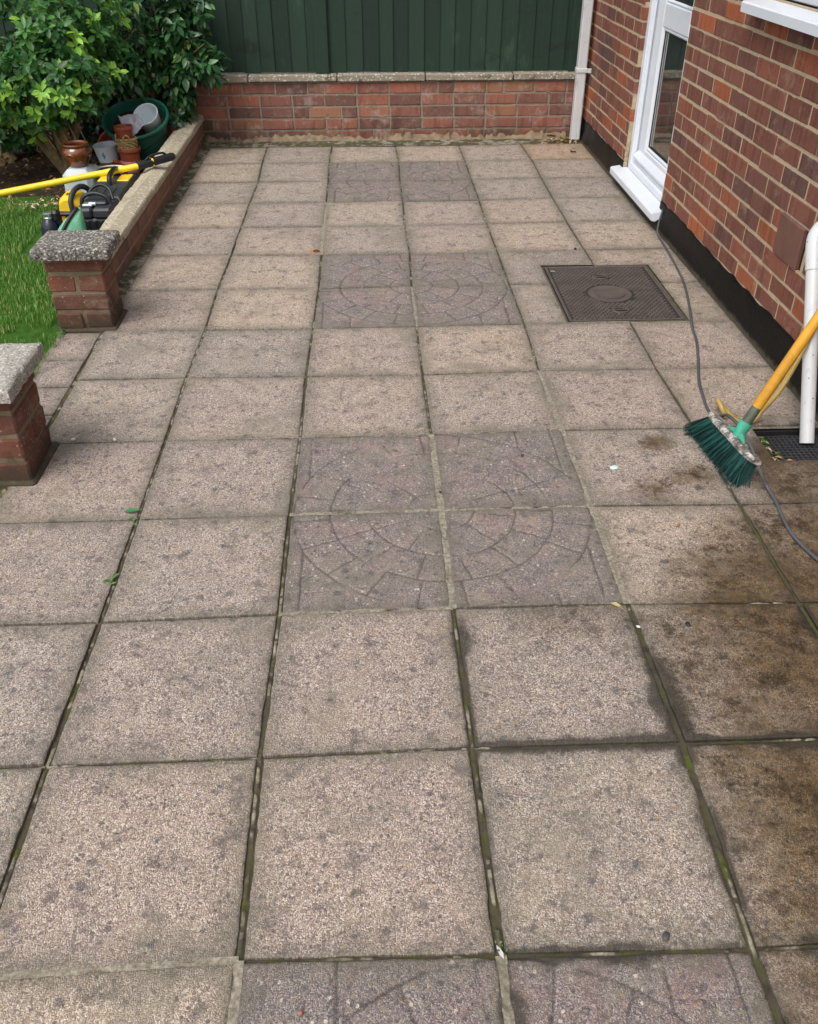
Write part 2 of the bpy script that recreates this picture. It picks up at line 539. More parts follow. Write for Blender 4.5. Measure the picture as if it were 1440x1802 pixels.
def mat_stone(name, light, dark, amt, scale, vs=95.0):
    t = NT(name)
    n = t.noise(scale, 6, 0.75)
    c_ = t.ramp(t.noise(60.0, 4, 0.7), [(0.3, tuple(x * 0.8 for x in srgb(*light)[:3]) + (1,)), (0.7, srgb(*light))])
    d = t.step(n, 0.62 - amt * 0.3, 0.7 - amt * 0.3)
    c_ = t.mix(t.math('MULTIPLY', d, 0.85), c_, srgb(*dark))
    v = t.voro(vs)
    s = t.node('SeparateColor', Color=v.outputs['Color']).outputs
    c_ = t.mix(t.math('MULTIPLY', t.step(s[0], 0.84, 0.88), 0.7), c_, srgb(212, 206, 196))
    c_ = t.mix(t.math('MULTIPLY', t.step(t.noise(5.0, 5, 0.7), 0.56, 0.7), 0.4), c_, srgb(112, 108, 76))
    h = t.math('ADD', t.noise(150.0, 5, 0.75), t.math('MULTIPLY', t.noise(30.0, 4, 0.6), 1.2))
    return t.finish(c_, 0.92, t.bump(h, 0.9, 0.004), 0.25)


M_CAP = mat_stone('dark_lichen_capstone', (142, 137, 130), (58, 57, 56), 0.56, 95.0, 150.0)
M_CAP2 = mat_stone('pale_lichen_capstone', (176, 171, 163), (84, 82, 78), 0.36, 120.0, 170.0)
M_COPE = mat_stone('sandy_coping_stone', (182, 170, 146), (96, 90, 78), 0.16, 14.0)
M_WCOPE = mat_stone('grey_wall_coping', (150, 142, 126), (88, 84, 66), 0.3, 10.0)


def mat_pvc(name, rgb, dirty):
    t = NT(name)
    c_ = t.ramp(t.noise(6.0, 4, 0.6), [(0.3, tuple(x * 0.94 for x in srgb(*rgb)[:3]) + (1,)), (0.7, srgb(*rgb))])
    st = t.noise(1.0, 5, 0.7, t.mapv((40, 40, 9)))
    c_ = t.mix(t.math('MULTIPLY', t.step(st, 0.55, 0.75), dirty), c_, srgb(122, 116, 100))
    sp = t.voro(70.0)
    s = t.node('SeparateColor', Color=sp.outputs['Color']).outputs
    f = t.math('MULTIPLY', t.step(s[0], 0.95, 0.96), t.step(t.math('SUBTRACT', 0.22, sp.outputs['Distance']), 0.0, 0.05))
    c_ = t.mix(t.math('MULTIPLY', f, min(1, dirty * 2)), c_, srgb(92, 82, 68))
    return t.finish(c_, 0.32, t.bump(t.noise(14.0, 2), 0.08, 0.003), 0.5)


M_UPVC = mat_pvc('white_upvc', (224, 230, 238), 0.0)
M_PIPE = mat_pvc('white_pipe_plastic', (208, 210, 212), 0.5)
M_GASKET = simple('black_rubber_gasket', (22, 22, 24), 0.6, 0.1)
M_SPACER = simple('grey_spacer', (150, 150, 150), 0.4)
M_FILLET = simple('sandy_mortar', (168, 150, 120), 0.95, 0.3, 60, 0.6)


def mat_bitumen():
    t = NT('black_bitumen_paint')
    c_ = t.ramp(t.noise(18.0, 6, 0.75), [(0.3, srgb(8, 8, 9)), (0.68, srgb(16, 16, 16)), (0.82, srgb(44, 41, 38))])
    z = t.node('SeparateXYZ', Vector=t.co).outputs[2]
    g = t.step(t.math('ADD', z, t.math('MULTIPLY', t.math('SUBTRACT', t.noise(25.0, 5, 0.7), 0.5), 0.06)), 0.03, 0.0)
    c_ = t.mix(t.math('MULTIPLY', g, 0.7), c_, srgb(104, 96, 80))
    return t.finish(c_, 0.42, t.bump(t.noise(60.0, 6, 0.75), 0.9, 0.004), 0.22)


M_BITUMEN = mat_bitumen()


def mat_fence():
    t = NT('green_stained_timber')
    b = t.attr('bcol')
    g = t.noise(1.0, 5, 0.65, t.mapv((60, 60, 2.5)))
    c_ = t.ramp(t.math('ADD', t.math('MULTIPLY', b, 0.5), t.math('MULTIPLY', g, 0.5)),
                [(0.25, srgb(30, 47, 38)), (0.5, srgb(35, 54, 43)), (0.75, srgb(40, 60, 48))])
    st = t.step(t.noise(2.6, 6, 0.7, t.mapv((1, 1, 1.8))), 0.56, 0.7)
    c_ = t.mix(t.math('MULTIPLY', st, 0.65), c_, srgb(24, 32, 26))
    fd = t.step(t.noise(4.0, 7, 0.75, t.mapv((2, 1, .7), loc=(3, 0, 1))), 0.55, 0.72)
    c_ = t.mix(t.math('MULTIPLY', fd, 0.4), c_, srgb(70, 92, 76))
    return t.finish(c_, 0.8, t.bump(g, 0.5, 0.003), 0.3)


M_FENCE = mat_fence()


def mat_glass():
    t = NT('dark_window_glass')
    c_ = t.ramp(t.noise(3.0, 3, 0.6), [(0.3, (0.02, 0.023, 0.022, 1)), (0.7, (0.034, 0.039, 0.036, 1))])
    r = t.ramp(t.noise(9.0, 5, 0.7), [(0.4, (0.015,) * 3), (0.8, (0.06,) * 3)])
    return t.finish(c_, r, None, 1.0, coat=0.6)


M_GLASS = mat_glass()


def mat_leaf(name, stops, rough, tl=0.25, spec=0.5):
    t = NT(name)
    a = t.attr('lrand')
    c_ = t.ramp(a, stops)
    c_ = t.mix(t.math('MULTIPLY', t.step(t.noise(40.0, 3, 0.6), 0.5, 0.75), 0.25), c_, stops[-1][1])
    return t.finish(c_, rough, t.bump(t.noise(120.0, 2), 0.2, 0.001), spec, transl=(tl, c_))


M_CHOISYA = mat_leaf('light_shrub_leaf', [(0.0, srgb(36, 76, 42)), (0.4, srgb(62, 114, 56)), (0.7, srgb(96, 150, 66)), (0.9, srgb(134, 188, 72)), (1.0, srgb(164, 210, 84))], 0.4, 0.28)
M_CAMELLIA = mat_leaf('glossy_dark_leaf', [(0.0, srgb(32, 66, 42)), (0.5, srgb(54, 102, 58)), (0.85, srgb(86, 136, 70)), (1.0, srgb(144, 162, 74))], 0.3, 0.2)
M_DEEP = mat_leaf('deep_green_leaf', [(0.0, srgb(22, 44, 28)), (0.6, srgb(38, 70, 40)), (1.0, srgb(70, 108, 50))], 0.4, 0.2)
M_GRASS = mat_leaf('lawn_grass', [(0.0, srgb(58, 98, 38)), (0.4, srgb(84, 134, 52)), (0.75, srgb(112, 156, 66)), (0.92, srgb(146, 166, 88)), (1.0, srgb(186, 178, 124))], 0.5, 0.35, 0.35)
M_WOOD = simple('shrub_bark', (126, 108, 78), 0.9, 0.4, 40.0, 0.8, 90.0, 0.2)
M_TWIG = simple('pale_twig', (132, 112, 88), 0.85, 0.3, 60.0)


def mat_soil():
    t = NT('garden_soil')
    c_ = t.ramp(t.noise(26.0, 6, 0.75), [(0.3, srgb(38, 30, 23)), (0.55, srgb(66, 53, 40)), (0.75, srgb(104, 86, 64))])
    return t.finish(c_, 0.95, t.bump(t.noise(90.0, 6, 0.75), 1.0, 0.012), 0.2)


def mat_turf():
    t = NT('turf_base')
    c_ = t.ramp(t.noise(20.0, 6, 0.75), [(0.3, srgb(44, 74, 26)), (0.55, srgb(66, 108, 36)), (0.75, srgb(98, 118, 58))])
    return t.finish(c_, 0.95, t.bump(t.noise(160.0, 5, 0.75), 1.0, 0.01), 0.15)


M_SOIL = mat_soil()
M_TURF = mat_turf()

# ------------------------------------------------------------------ the setting: ground
S = 0.45
OFF = {(0,1):(-4.8,-2.6),(0,2):(0.5,-6.7),(0,3):(3.2,-12.2),(0,4):(2.7,-9.0),(0,5):(-2.3,7.4),(0,6):(6.0,-2.4),(0,7):(-0.7,1.3),(0,8):(5.1,15.4),(0,9):(6.0,4.9),(0,10):(5.3,-3.1),(0,11):(12.3,7.6),(0,12):(-3.6,1.8),(0,13):(-7.7,-9.6),(1,0):(-1.0,11.2),(1,1):(-6.0,0.1),(1,2):(1.7,5.4),(1,3):(-1.5,-6.1),(1,4):(3.2,-10.5),(1,5):(-0.5,-3.6),(1,6):(5.6,-11.2),(1,7):(12.0,-9.3),(1,8):(8.1,-5.5),(1,9):(3.2,3.7),(2,0):(4.8,1.3),(2,1):(1.5,6.0),(2,2):(-3.6,9.7),(2,3):(-1.1,-2.9),(2,4):(-3.1,-4.0),(2,5):(-7.3,-9.3),(2,6):(-6.9,-11.2),(2,7):(-8.1,2.9),(2,8):(3.9,-5.0),(2,9):(-3.4,-7.0),(3,0):(-1.7,-8.0),(3,1):(9.3,-0.1),(3,2):(0.8,5.1),(3,3):(-1.2,0.8),(3,4):(-5.1,2.8),(3,5):(-9.3,4.3),(3,6):(0.2,-3.0),(3,7):(-1.5,-3.7),(3,8):(-1.6,-8.6),(3,9):(-3.5,1.9),(1,12):(-6.8,10.3),(2,12):(10,20),(3,12):(7.0,11.8),(4,2):(-2.5,-8.0),(4,3):(-2.9,-13.2),(4,5):(-5.1,0.8),(4,6):(3.3,-11.1),(4,8):(-3.1,13.5),(4,9):(-8.0,20),(4,10):(-6.1,18),(4,11):(0.3,20),(4,12):(10.1,25)}
XR = 1.348        # house plinth face
XL = -1.315       # edge of the left slab column
HOLES = [(0.633, 1.163, 2.703, 3.388), (1.098, 1.40, 1.578, 1.782)]      # manhole, gully


def corner(u, v):
    x, y = (u - 2) * S, v * S
    if u in (0, 1, 2, 3, 4):
        if (u, v) in OFF:
            ox, oy = OFF[(u, v)]
        else:
            ox, oy = 3 * (hash2(u, v, 3) - .5) * 2, 3 * (hash2(u, v, 4) - .5) * 2
            if (u, v - 1) in OFF and u < 5: oy += 0
        x += ox * 0.001
        y += oy * 0.001
    elif u == 5:
        x = XR - 0.004
        y += corner(4, v)[1] - v * S
    elif u == -1:
        x = XL if v > 3 else -1.352
        y += corner(0, v)[1] - v * S
    return x, y


def tgrid(n, fine):
    e = [0, 0.006, 0.014, 0.03] if fine else [0, 0.012, 0.035]
    return np.array(e + list(np.linspace(0.06, 0.94, n)) + [1 - q for q in e[::-1]])


def groove_field(X, Y):
    """distance to the moulded joints of the circular cobble pattern, metres"""
    n1 = (fbm(X * 16, Y * 16, 5) - 0.5) * 0.009
    n2 = (fbm(X * 16 + 50, Y * 16, 6) - 0.5) * 0.009
    x, y = X + n1, Y + n2
    r = np.hypot(x, y)
    a = np.arctan2(y, x)
    d = np.full_like(r, 1.0)
    rings = [0.097, 0.22, 0.33, 0.44]
    for q in rings: d = np.minimum(d, np.abs(r - q))
    segs = [(0.097, 0.22, 10, 0.2), (0.22, 0.33, 14, 0.05), (0.33, 0.44, 20, 0.22)]
    for r0, r1, n, o in segs:
        st = 2 * pi / n
        k = np.abs(((a + o + st / 2) % st) - st / 2) * r
        d = np.where((r > r0) & (r < r1), np.minimum(d, k), d)
    out = r > 0.44
    for q in (0.20, 0.32):
        d = np.where(out, np.minimum(d, np.minimum(np.abs(np.abs(x) - q - 0.08), np.abs(np.abs(y) - q - 0.04) + 0.002)), d)
    return d


def build_patio():
    VV, FF, A = [], [], {k: [] for k in ('rand', 'edge', 'typ', 'wet', 'rust', 'groove', 'soot')}
    base = 0
    slabs = []
    for v in range(-4, 13):
        for u in range(-1, 5):
            slabs.append([corner(u, v), corner(u + 1, v), corner(u + 1, v + 1), corner(u, v + 1), u, v])
    for v in range(-4, 3):                              # paving carries on to the left, in front of the piers
        for u in range(-4, -1):
            x0, x1 = -1.36 + (u + 1) * S, -1.36 + (u + 2) * S
            slabs.append([(x0, v * S + .01), (x1, v * S), (x1, (v + 1) * S), (x0, (v + 1) * S + .01), u, v])
    ys = [1.77, 1.985, 2.2, 2.425, 2.69]                   # narrow slabs of the opening to the lawn
    for k in range(4):
        slabs.append([(-1.50, ys[k]), (-1.318, ys[k]), (-1.318, ys[k + 1]), (-1.50, ys[k + 1]), -9, k])
    for (p0, p1, p2, p3, u, v) in slabs:
        cx, cy = (p0[0] + p2[0]) / 2, (p0[1] + p2[1]) / 2
        pat = u in (1, 2) and v in (-2, -1, 2, 3, 6, 7, 10, 11)
        near = cy < 2.4
        n = (100 if near else 84) if pat else (44 if cy < 0.9 else 30 if near else 16)
        tu = tgrid(n, True)
        tv = tgrid(n, True)
        fr = np.clip((v - 1) / 4.0, 0, 1)
        gx = (0.0062 + 0.002 * hash2(u, v, 11)) * (1 - .42 * fr)
        gy = (0.0040 + 0.0015 * hash2(u, v, 12)) * (1 - .5 * fr)
        if v in (-1, 0) and u in (1, 2): gx += .0015
        # cut-outs: snap grid lines onto the hole edges
        W, H = p1[0] - p0[0], p3[1] - p0[1]
        hit, snap = [], []
        for (hx0, hx1, hy0, hy1) in HOLES:
            if hx0 < p1[0] and hx1 > p0[0] and hy0 < p3[1] and hy1 > p0[1]:
                hit.append((hx0, hx1, hy0, hy1))
                for q in (hx0, hx1):
                    tt = (q - p0[0]) / W
                    if 0.01 < tt < 0.99:
                        kk = np.argmin(np.abs(tu - tt))
                        tu[kk] = tt
                        snap.append((0, kk, q, hy0, hy1))
                for q in (hy0, hy1):
                    tt = (q - p0[1]) / H
                    if 0.01 < tt < 0.99:
                        kk = np.argmin(np.abs(tv - tt))
                        tv[kk] = tt
                        snap.append((1, kk, q, hx0, hx1))
        TU, TV = np.meshgrid(tu, tv, indexing='xy')
        iu, iv = gx / W, gy / H
        U, V_ = iu + TU * (1 - 2 * iu), iv + TV * (1 - 2 * iv)
        X = (p0[0] * (1 - U) + p1[0] * U) * (1 - V_) + (p3[0] * (1 - U) + p2[0] * U) * V_
        Y = (p0[1] * (1 - U) + p1[1] * U) * (1 - V_) + (p3[1] * (1 - U) + p2[1] * U) * V_
        dx, dy = np.minimum(TU, 1 - TU) * W, np.minimum(TV, 1 - TV) * H
        for (hx0, hx1, hy0, hy1) in hit:
            ddx = np.maximum(np.maximum(hx0 - X, X - hx1), 0)
            ddy = np.maximum(np.maximum(hy0 - Y, Y - hy1), 0)
            dh = np.hypot(ddx, ddy)
            dx = np.minimum(dx, dh)
        edge = np.minimum(dx, dy)
        # worn, chipped arrises
        k1 = (fbm(X * 45, Y * 45, 21) - 0.5) * 0.0045 - 0.012 * np.clip(fbm(X * 11, Y * 11, 22) - 0.66, 0, 1)
        sx = np.where(TU < .5, -1, 1) * np.exp(-dx / 0.012)
        sy = np.where(TV < .5, -1, 1) * np.exp(-dy / 0.012)
        X = X + sx * k1
        Y = Y + sy * k1 * 0.7
        for (axis, kk, q, lo, hi) in snap:
            if axis == 0:
                mk = (Y[:, kk] > lo - .03) & (Y[:, kk] < hi + .03)
                X[mk, kk] = q
            else:
                mk = (X[kk, :] > lo - .03) & (X[kk, :] < hi + .03)
                Y[kk, mk] = q
        rr = 0.0045
        Z = -0.0022 * (np.clip(1 - edge / rr, 0, 1)) ** 2
        Z += (fbm(X * 9, Y * 9, 31) - .5) * 0.002
        tl = [(hash2(u, v, 41 + q) - .5) * 0.005 for q in range(3)]
        Z += tl[0] * (TU - .5) + tl[1] * (TV - .5) + tl[2] * 0.6
        G = np.zeros_like(X)
        if pat:
            cv = {-2: -1, -1: -1, 2: 3, 3: 3, 6: 7, 7: 7, 10: 11, 11: 11}[v]
            d = groove_field(X - corner(2, cv)[0], Y - corner(2, cv)[1])
            worn = np.clip((fbm(X * 5, Y * 5, 61) - 0.26) * 5, 0.35, 1)
            G = np.clip(1 - d / (0.0058 if near else 0.0075), 0, 1) * worn
            Z -= 0.0035 * G ** 0.7
            Z += (fbm(X * 26, Y * 26, 62) - .5) * 0.004 + (fbm(X * 10, Y * 10, 63, 3) - .5) * 0.006
        # silt that the broom washed towards the gully: brown film with its own outline
        x0 = 0.40 + 0.20 * np.clip((Y - 0.75) / 0.45, 0, 1) + 0.12 * np.clip((Y - 1.1) / 0.25, 0, 1)
        sh = np.clip((X - x0) / 0.40, 0, 1) ** .7 * np.clip((1.45 - Y) / 0.22, 0, 1) * 1.15
        sh = np.maximum(sh, np.clip((X - 0.93) / 0.1, 0, 1) * np.clip((1.75 - Y) / 0.12, 0, 1) * 0.9)
        for (bx, by, br) in ((0.80, 1.50, .10), (0.66, 1.42, .09), (0.74, 1.70, .07), (0.62, 0.86, .10)):
            sh = np.maximum(sh, 0.8 * np.clip(1.25 - np.hypot(X - bx, Y - by) / br, 0, 1))
        sh = np.maximum(sh, 0.34 * np.clip((X - .06) / .15, 0, 1) * np.clip((Y - .70) / .12, 0, 1) * (Y < .9))
        sh = sh * np.clip(0.45 + .45 * np.clip((.5 - Y) / .3, 0, 1) + 1.1 * fbm(X * 4, Y * 4, 71), 0, 1.25)
        ru = np.clip(1.15 - np.hypot((X + 0.47) / 1.5, Y - 3.65) / 0.055, 0, 1)
        so = np.clip(1.1 - edge / (0.012 + 0.045 * np.clip(fbm(X * 7, Y * 7, 73) - .42, 0, 1) * 3), 0, 1) * np.clip((X + .08) / .1, 0, 1) * np.clip((1.0 - Y) / .2, 0, 1)
        so = so * np.clip(fbm(X * 6 + 9, Y * 6, 74) * 3 - .7, 0, 1)
        so = np.maximum(so, np.clip(1.2 - np.hypot(X - .46, Y - .45) / .07, 0, 1) * fbm(X * 14, Y * 14, 75))
        if u == 4 and v == 12: ru = np.maximum(ru, .50)
        n0 = len(tu)
        for k_, a in (('rand', np.full(X.shape, hash2(u, v, 51))), ('edge', edge), ('typ', np.full(X.shape, 1.0 if pat else 0.0)),
                      ('wet', sh), ('rust', ru), ('groove', G), ('soot', so)):
            A[k_].append(a.ravel())
        idx = np.arange(n0 * n0).reshape(n0, n0)
        f = np.stack([idx[:-1, :-1], idx[:-1, 1:], idx[1:, 1:], idx[1:, :-1]], -1).reshape(-1, 4)
        if hit:
            mx = X.ravel()[f].mean(1)
            my = Y.ravel()[f].mean(1)
            keep = np.ones(len(f), bool)
            for (hx0, hx1, hy0, hy1) in hit:
                keep &= ~((mx > hx0) & (mx < hx1) & (my > hy0) & (my < hy1))
            f = f[keep]
        VV.append(np.stack([X, Y, Z], -1).reshape(-1, 3))
        FF.append(f + base)
        base += n0 * n0
        # side skirt
        ring = np.concatenate([idx[0, :], idx[1:, -1], idx[-1, ::-1][1:], idx[::-1, 0][1:-1]])
        P = np.stack([X, Y, Z], -1).reshape(-1, 3)[ring].copy()
        P[:, 2] = -0.045
        m = len(ring)
        VV.append(P)
        o0 = base - n0 * n0
        nx = np.roll(np.arange(m), -1)
        sk = np.stack([ring + o0, base + np.arange(m), base + nx, ring[nx] + o0], -1)
        mxy = (P[:, :2] + P[nx][:, :2]) / 2
        ok = np.ones(m, bool)
        for (hx0, hx1, hy0, hy1) in hit:
            ok &= ~((mxy[:, 0] > hx0 + .001) & (mxy[:, 0] < hx1 - .001) & (mxy[:, 1] > hy0 + .001) & (mxy[:, 1] < hy1 - .001))
        FF.append(sk[ok])
        for k_ in A:
            A[k_].append(np.concatenate([a.ravel() for a in A[k_][-1:]])[ring] if k_ != 'edge' else np.zeros(m))
        base += m
    me = np_mesh('patio_paving', np.concatenate(VV), np.concatenate(FF), {k: np.concatenate(v) for k, v in A.items()})
    o = link_mesh('patio_paving', me, M_PAVE, None, 40)
    tag(o, 'worn buff and grey concrete patio slabs with dark circular cobble patterns', kind='structure')
    return o


patio = build_patio()


def build_joints():
    """mortar and moss between the slabs, real strips a few millimetres down"""
    V, F, A = [], [], []
    base = 0

    def strip(p, q, w_, kind, seed):
        nonlocal base
        p, q = np.array(p), np.array(q)
        L = np.linalg.norm(q - p)
        n = max(6, int(L / 0.005)) if p[1] < 2.5 else max(6, int(L / 0.015))
        t = np.linspace(0, 1, n)
        s = np.linspace(-.62, .62, 9)
        d = (q - p) / L
        nn = np.array([-d[1], d[0]])
        T, Sg = np.meshgrid(t, s, indexing='ij')
        X = p[0] + d[0] * L * T + nn[0] * w_ * Sg
        Y = p[1] + d[1] * L * T + nn[1] * w_ * Sg
        br = fbm(X * 26 + seed, Y * 26, 81, 3)
        lg = fbm(X * 5 + seed, Y * 5, 82, 2)
        if kind == 2:
            Z = -0.0012 + (br - .5) * 0.004 - 0.006 * np.clip((0.36 - br) * 8, 0, 1)
            a = 0.95 + (br - .5) * 0.6
        elif kind == 3:
            Z = -0.001 + (br - .5) * 0.006 + 0.010 * (Sg + 1) * .5
            a = 0.42 + (br - .5) * 0.7
        else:
            cov = 0.41 if kind == 1 else 0.60
            brk = np.clip((br * 0.3 + fbm(X * 7 + seed, Y * 7, 84, 4) * 0.7 - cov) * 14, 0, 1)
            along = T * L * 100 / 8.0 + seed * 3.1 + 2.2 * fbm(X * 6 + seed, Y * 6, 88, 3)
            crack = np.clip(1 - np.abs(along - np.round(along)) * (7 + 9 * hash2(np.round(along), seed, 5)), 0, 1)
            brk = brk * (1 - crack)
            ed = np.clip((np.abs(Sg + 0.1 * (lg - .5)) - 0.20) / 0.22, 0, 1)
            brk = brk * (1 - ed)
            Z = -0.0090 + 0.0055 * brk + (fbm(X * 90, Y * 90, 83, 2) - .5) * 0.004
            a = brk * (0.46 + 0.4 * (lg - .5) + 0.6 * (br - .5))
        V.append(np.stack([X, Y, Z], -1).reshape(-1, 3))
        A.append(a.ravel())
        idx = np.arange(n * 9).reshape(n, 9)
        f = np.stack([idx[:-1, :-1], idx[1:, :-1], idx[1:, 1:], idx[:-1, 1:]], -1).reshape(-1, 4)
        mx, my = X.ravel()[f].mean(1), Y.ravel()[f].mean(1)
        keep = np.ones(len(f), bool)
        for (hx0, hx1, hy0, hy1) in HOLES:
            keep &= ~((mx > hx0 - .002) & (mx < hx1 + .002) & (my > hy0 - .002) & (my < hy1 + .002))
        F.append(f[keep] + base)
        base += n * 9

    light = lambda a: a
    for v in range(-4, 14):
        for u in range(-1, 6):
            if v < 13:                                           # joint running away from the camera
                k = 1
                if u == 2 and v in (2, 3, 6): k = 2
                if u == 3 and v in (2, 3, 4): k = 2
                if u == 1 and v in (8, 9): k = 2
                if u == 2 and v == -1: k = 2
                if u == 1 and v in (-1, -2): k = 2
                if u in (4,) or (u == 3 and v < 2): k = 0
                if u == -1: k = 1 if v >= 3 else 0
                if u == 5: k = 0
                strip(corner(u, v), corner(u, v + 1), 0.035 if u == -1 else 0.016, k, u * 7.3)
            if u < 5:
                k = 0
                if v == 3 and u in (1, 2): k = 2
                if v in (0,) and u in (1,): k = 1
                if v in (0,) and u in (-1, 0): k = 2
                if v == 2 and u in (1,): k = 2
                if v in (4, 5, 8) and u in (1, 2, 0): k = 1
                strip(corner(u, v), corner(u + 1, v), 0.013, k, v * 5.1)
    strip((-1.345, 2.95), (-1.345, 6.02), 0.058, 3, 3.0)
    strip((-1.30, 1.5), (-1.30, 2.95), 0.05, 1, 4.0)
    strip((-1.40, 5.945), (1.36, 5.945), 0.165, 3, 5.0)
    me = np_mesh('mortar_joint', np.concatenate(V), np.concatenate(F), {'mort': np.concatenate(A)})
    o = link_mesh('mortar_joint', me, M_JOINT, patio, 180)
    # compacted bed under everything
    mb = MB()
    cut = HOLES[0]
    xs, y0_, y1_ = (-3.3, 1.36), -2.2, 6.04
    g = HOLES[1]
    def sheet(x0, x1, y0, y1): mb.add([(x0, y0, -.022), (x1, y0, -.022), (x1, y1, -.022), (x0, y1, -.022)], [[0, 1, 2, 3]])
    sheet(-1.36, 1.36, 3.39, 6.04)
    sheet(-1.36, 0.63, 2.7, 3.39)
    sheet(1.166, 1.36, 2.7, 3.39)
    sheet(-1.36, 1.36, 1.785, 2.7)
    sheet(-1.51, -1.36, 1.75, 2.7)
    sheet(-1.36, 1.095, 1.36, 1.785)
    sheet(1.095, 1.36, 1.36, 1.575)
    sheet(-3.3, 1.36, -2.2, 1.36)
    mb.build('bedding_layer', M_JOINT, patio, None)


build_joints()


def build_ground():
    me = np_mesh('ground', [(-300, -300, -.12), (300, -300, -.12), (300, 300, -.12), (-300, 300, -.12)], [[0, 1, 2, 3]])
    tag(link_mesh('ground', me, M_SOIL, None, None), 'wide ground beyond the garden', kind='structure')
    def sheet(name, x0, x1, y0, y1, nx, ny, zf, mat, label):
        X, Y = np.meshgrid(np.linspace(x0, x1, nx), np.linspace(y0, y1, ny), indexing='xy')
        Z = zf(X, Y)
        idx = np.arange(nx * ny).reshape(ny, nx)
        F = np.stack([idx[:-1, :-1], idx[:-1, 1:], idx[1:, 1:], idx[1:, :-1]], -1).reshape(-1, 4)
        me = np_mesh(name, np.stack([X, Y, Z], -1).reshape(-1, 3), F)
        tag(link_mesh(name, me, mat, None, 180), label, kind='structure')
    sheet('lawn', -9.0, -1.47, 1.45, 4.72, 150, 70, lambda X, Y: -0.004 + 0.02 * (fbm(X * 3, Y * 3, 91) - .5), M_TURF, 'mown lawn beside the low wall')
    sheet('flower_bed', -8.0, -1.49, 4.3, 6.02, 180, 70, lambda X, Y: -0.012 + 0.05 * (fbm(X * 6, Y * 6, 92) - .4) * np.clip((Y - 4.45) * 4, 0, 1), M_SOIL, 'bare brown soil of the flower bed under the shrubs')


build_ground()

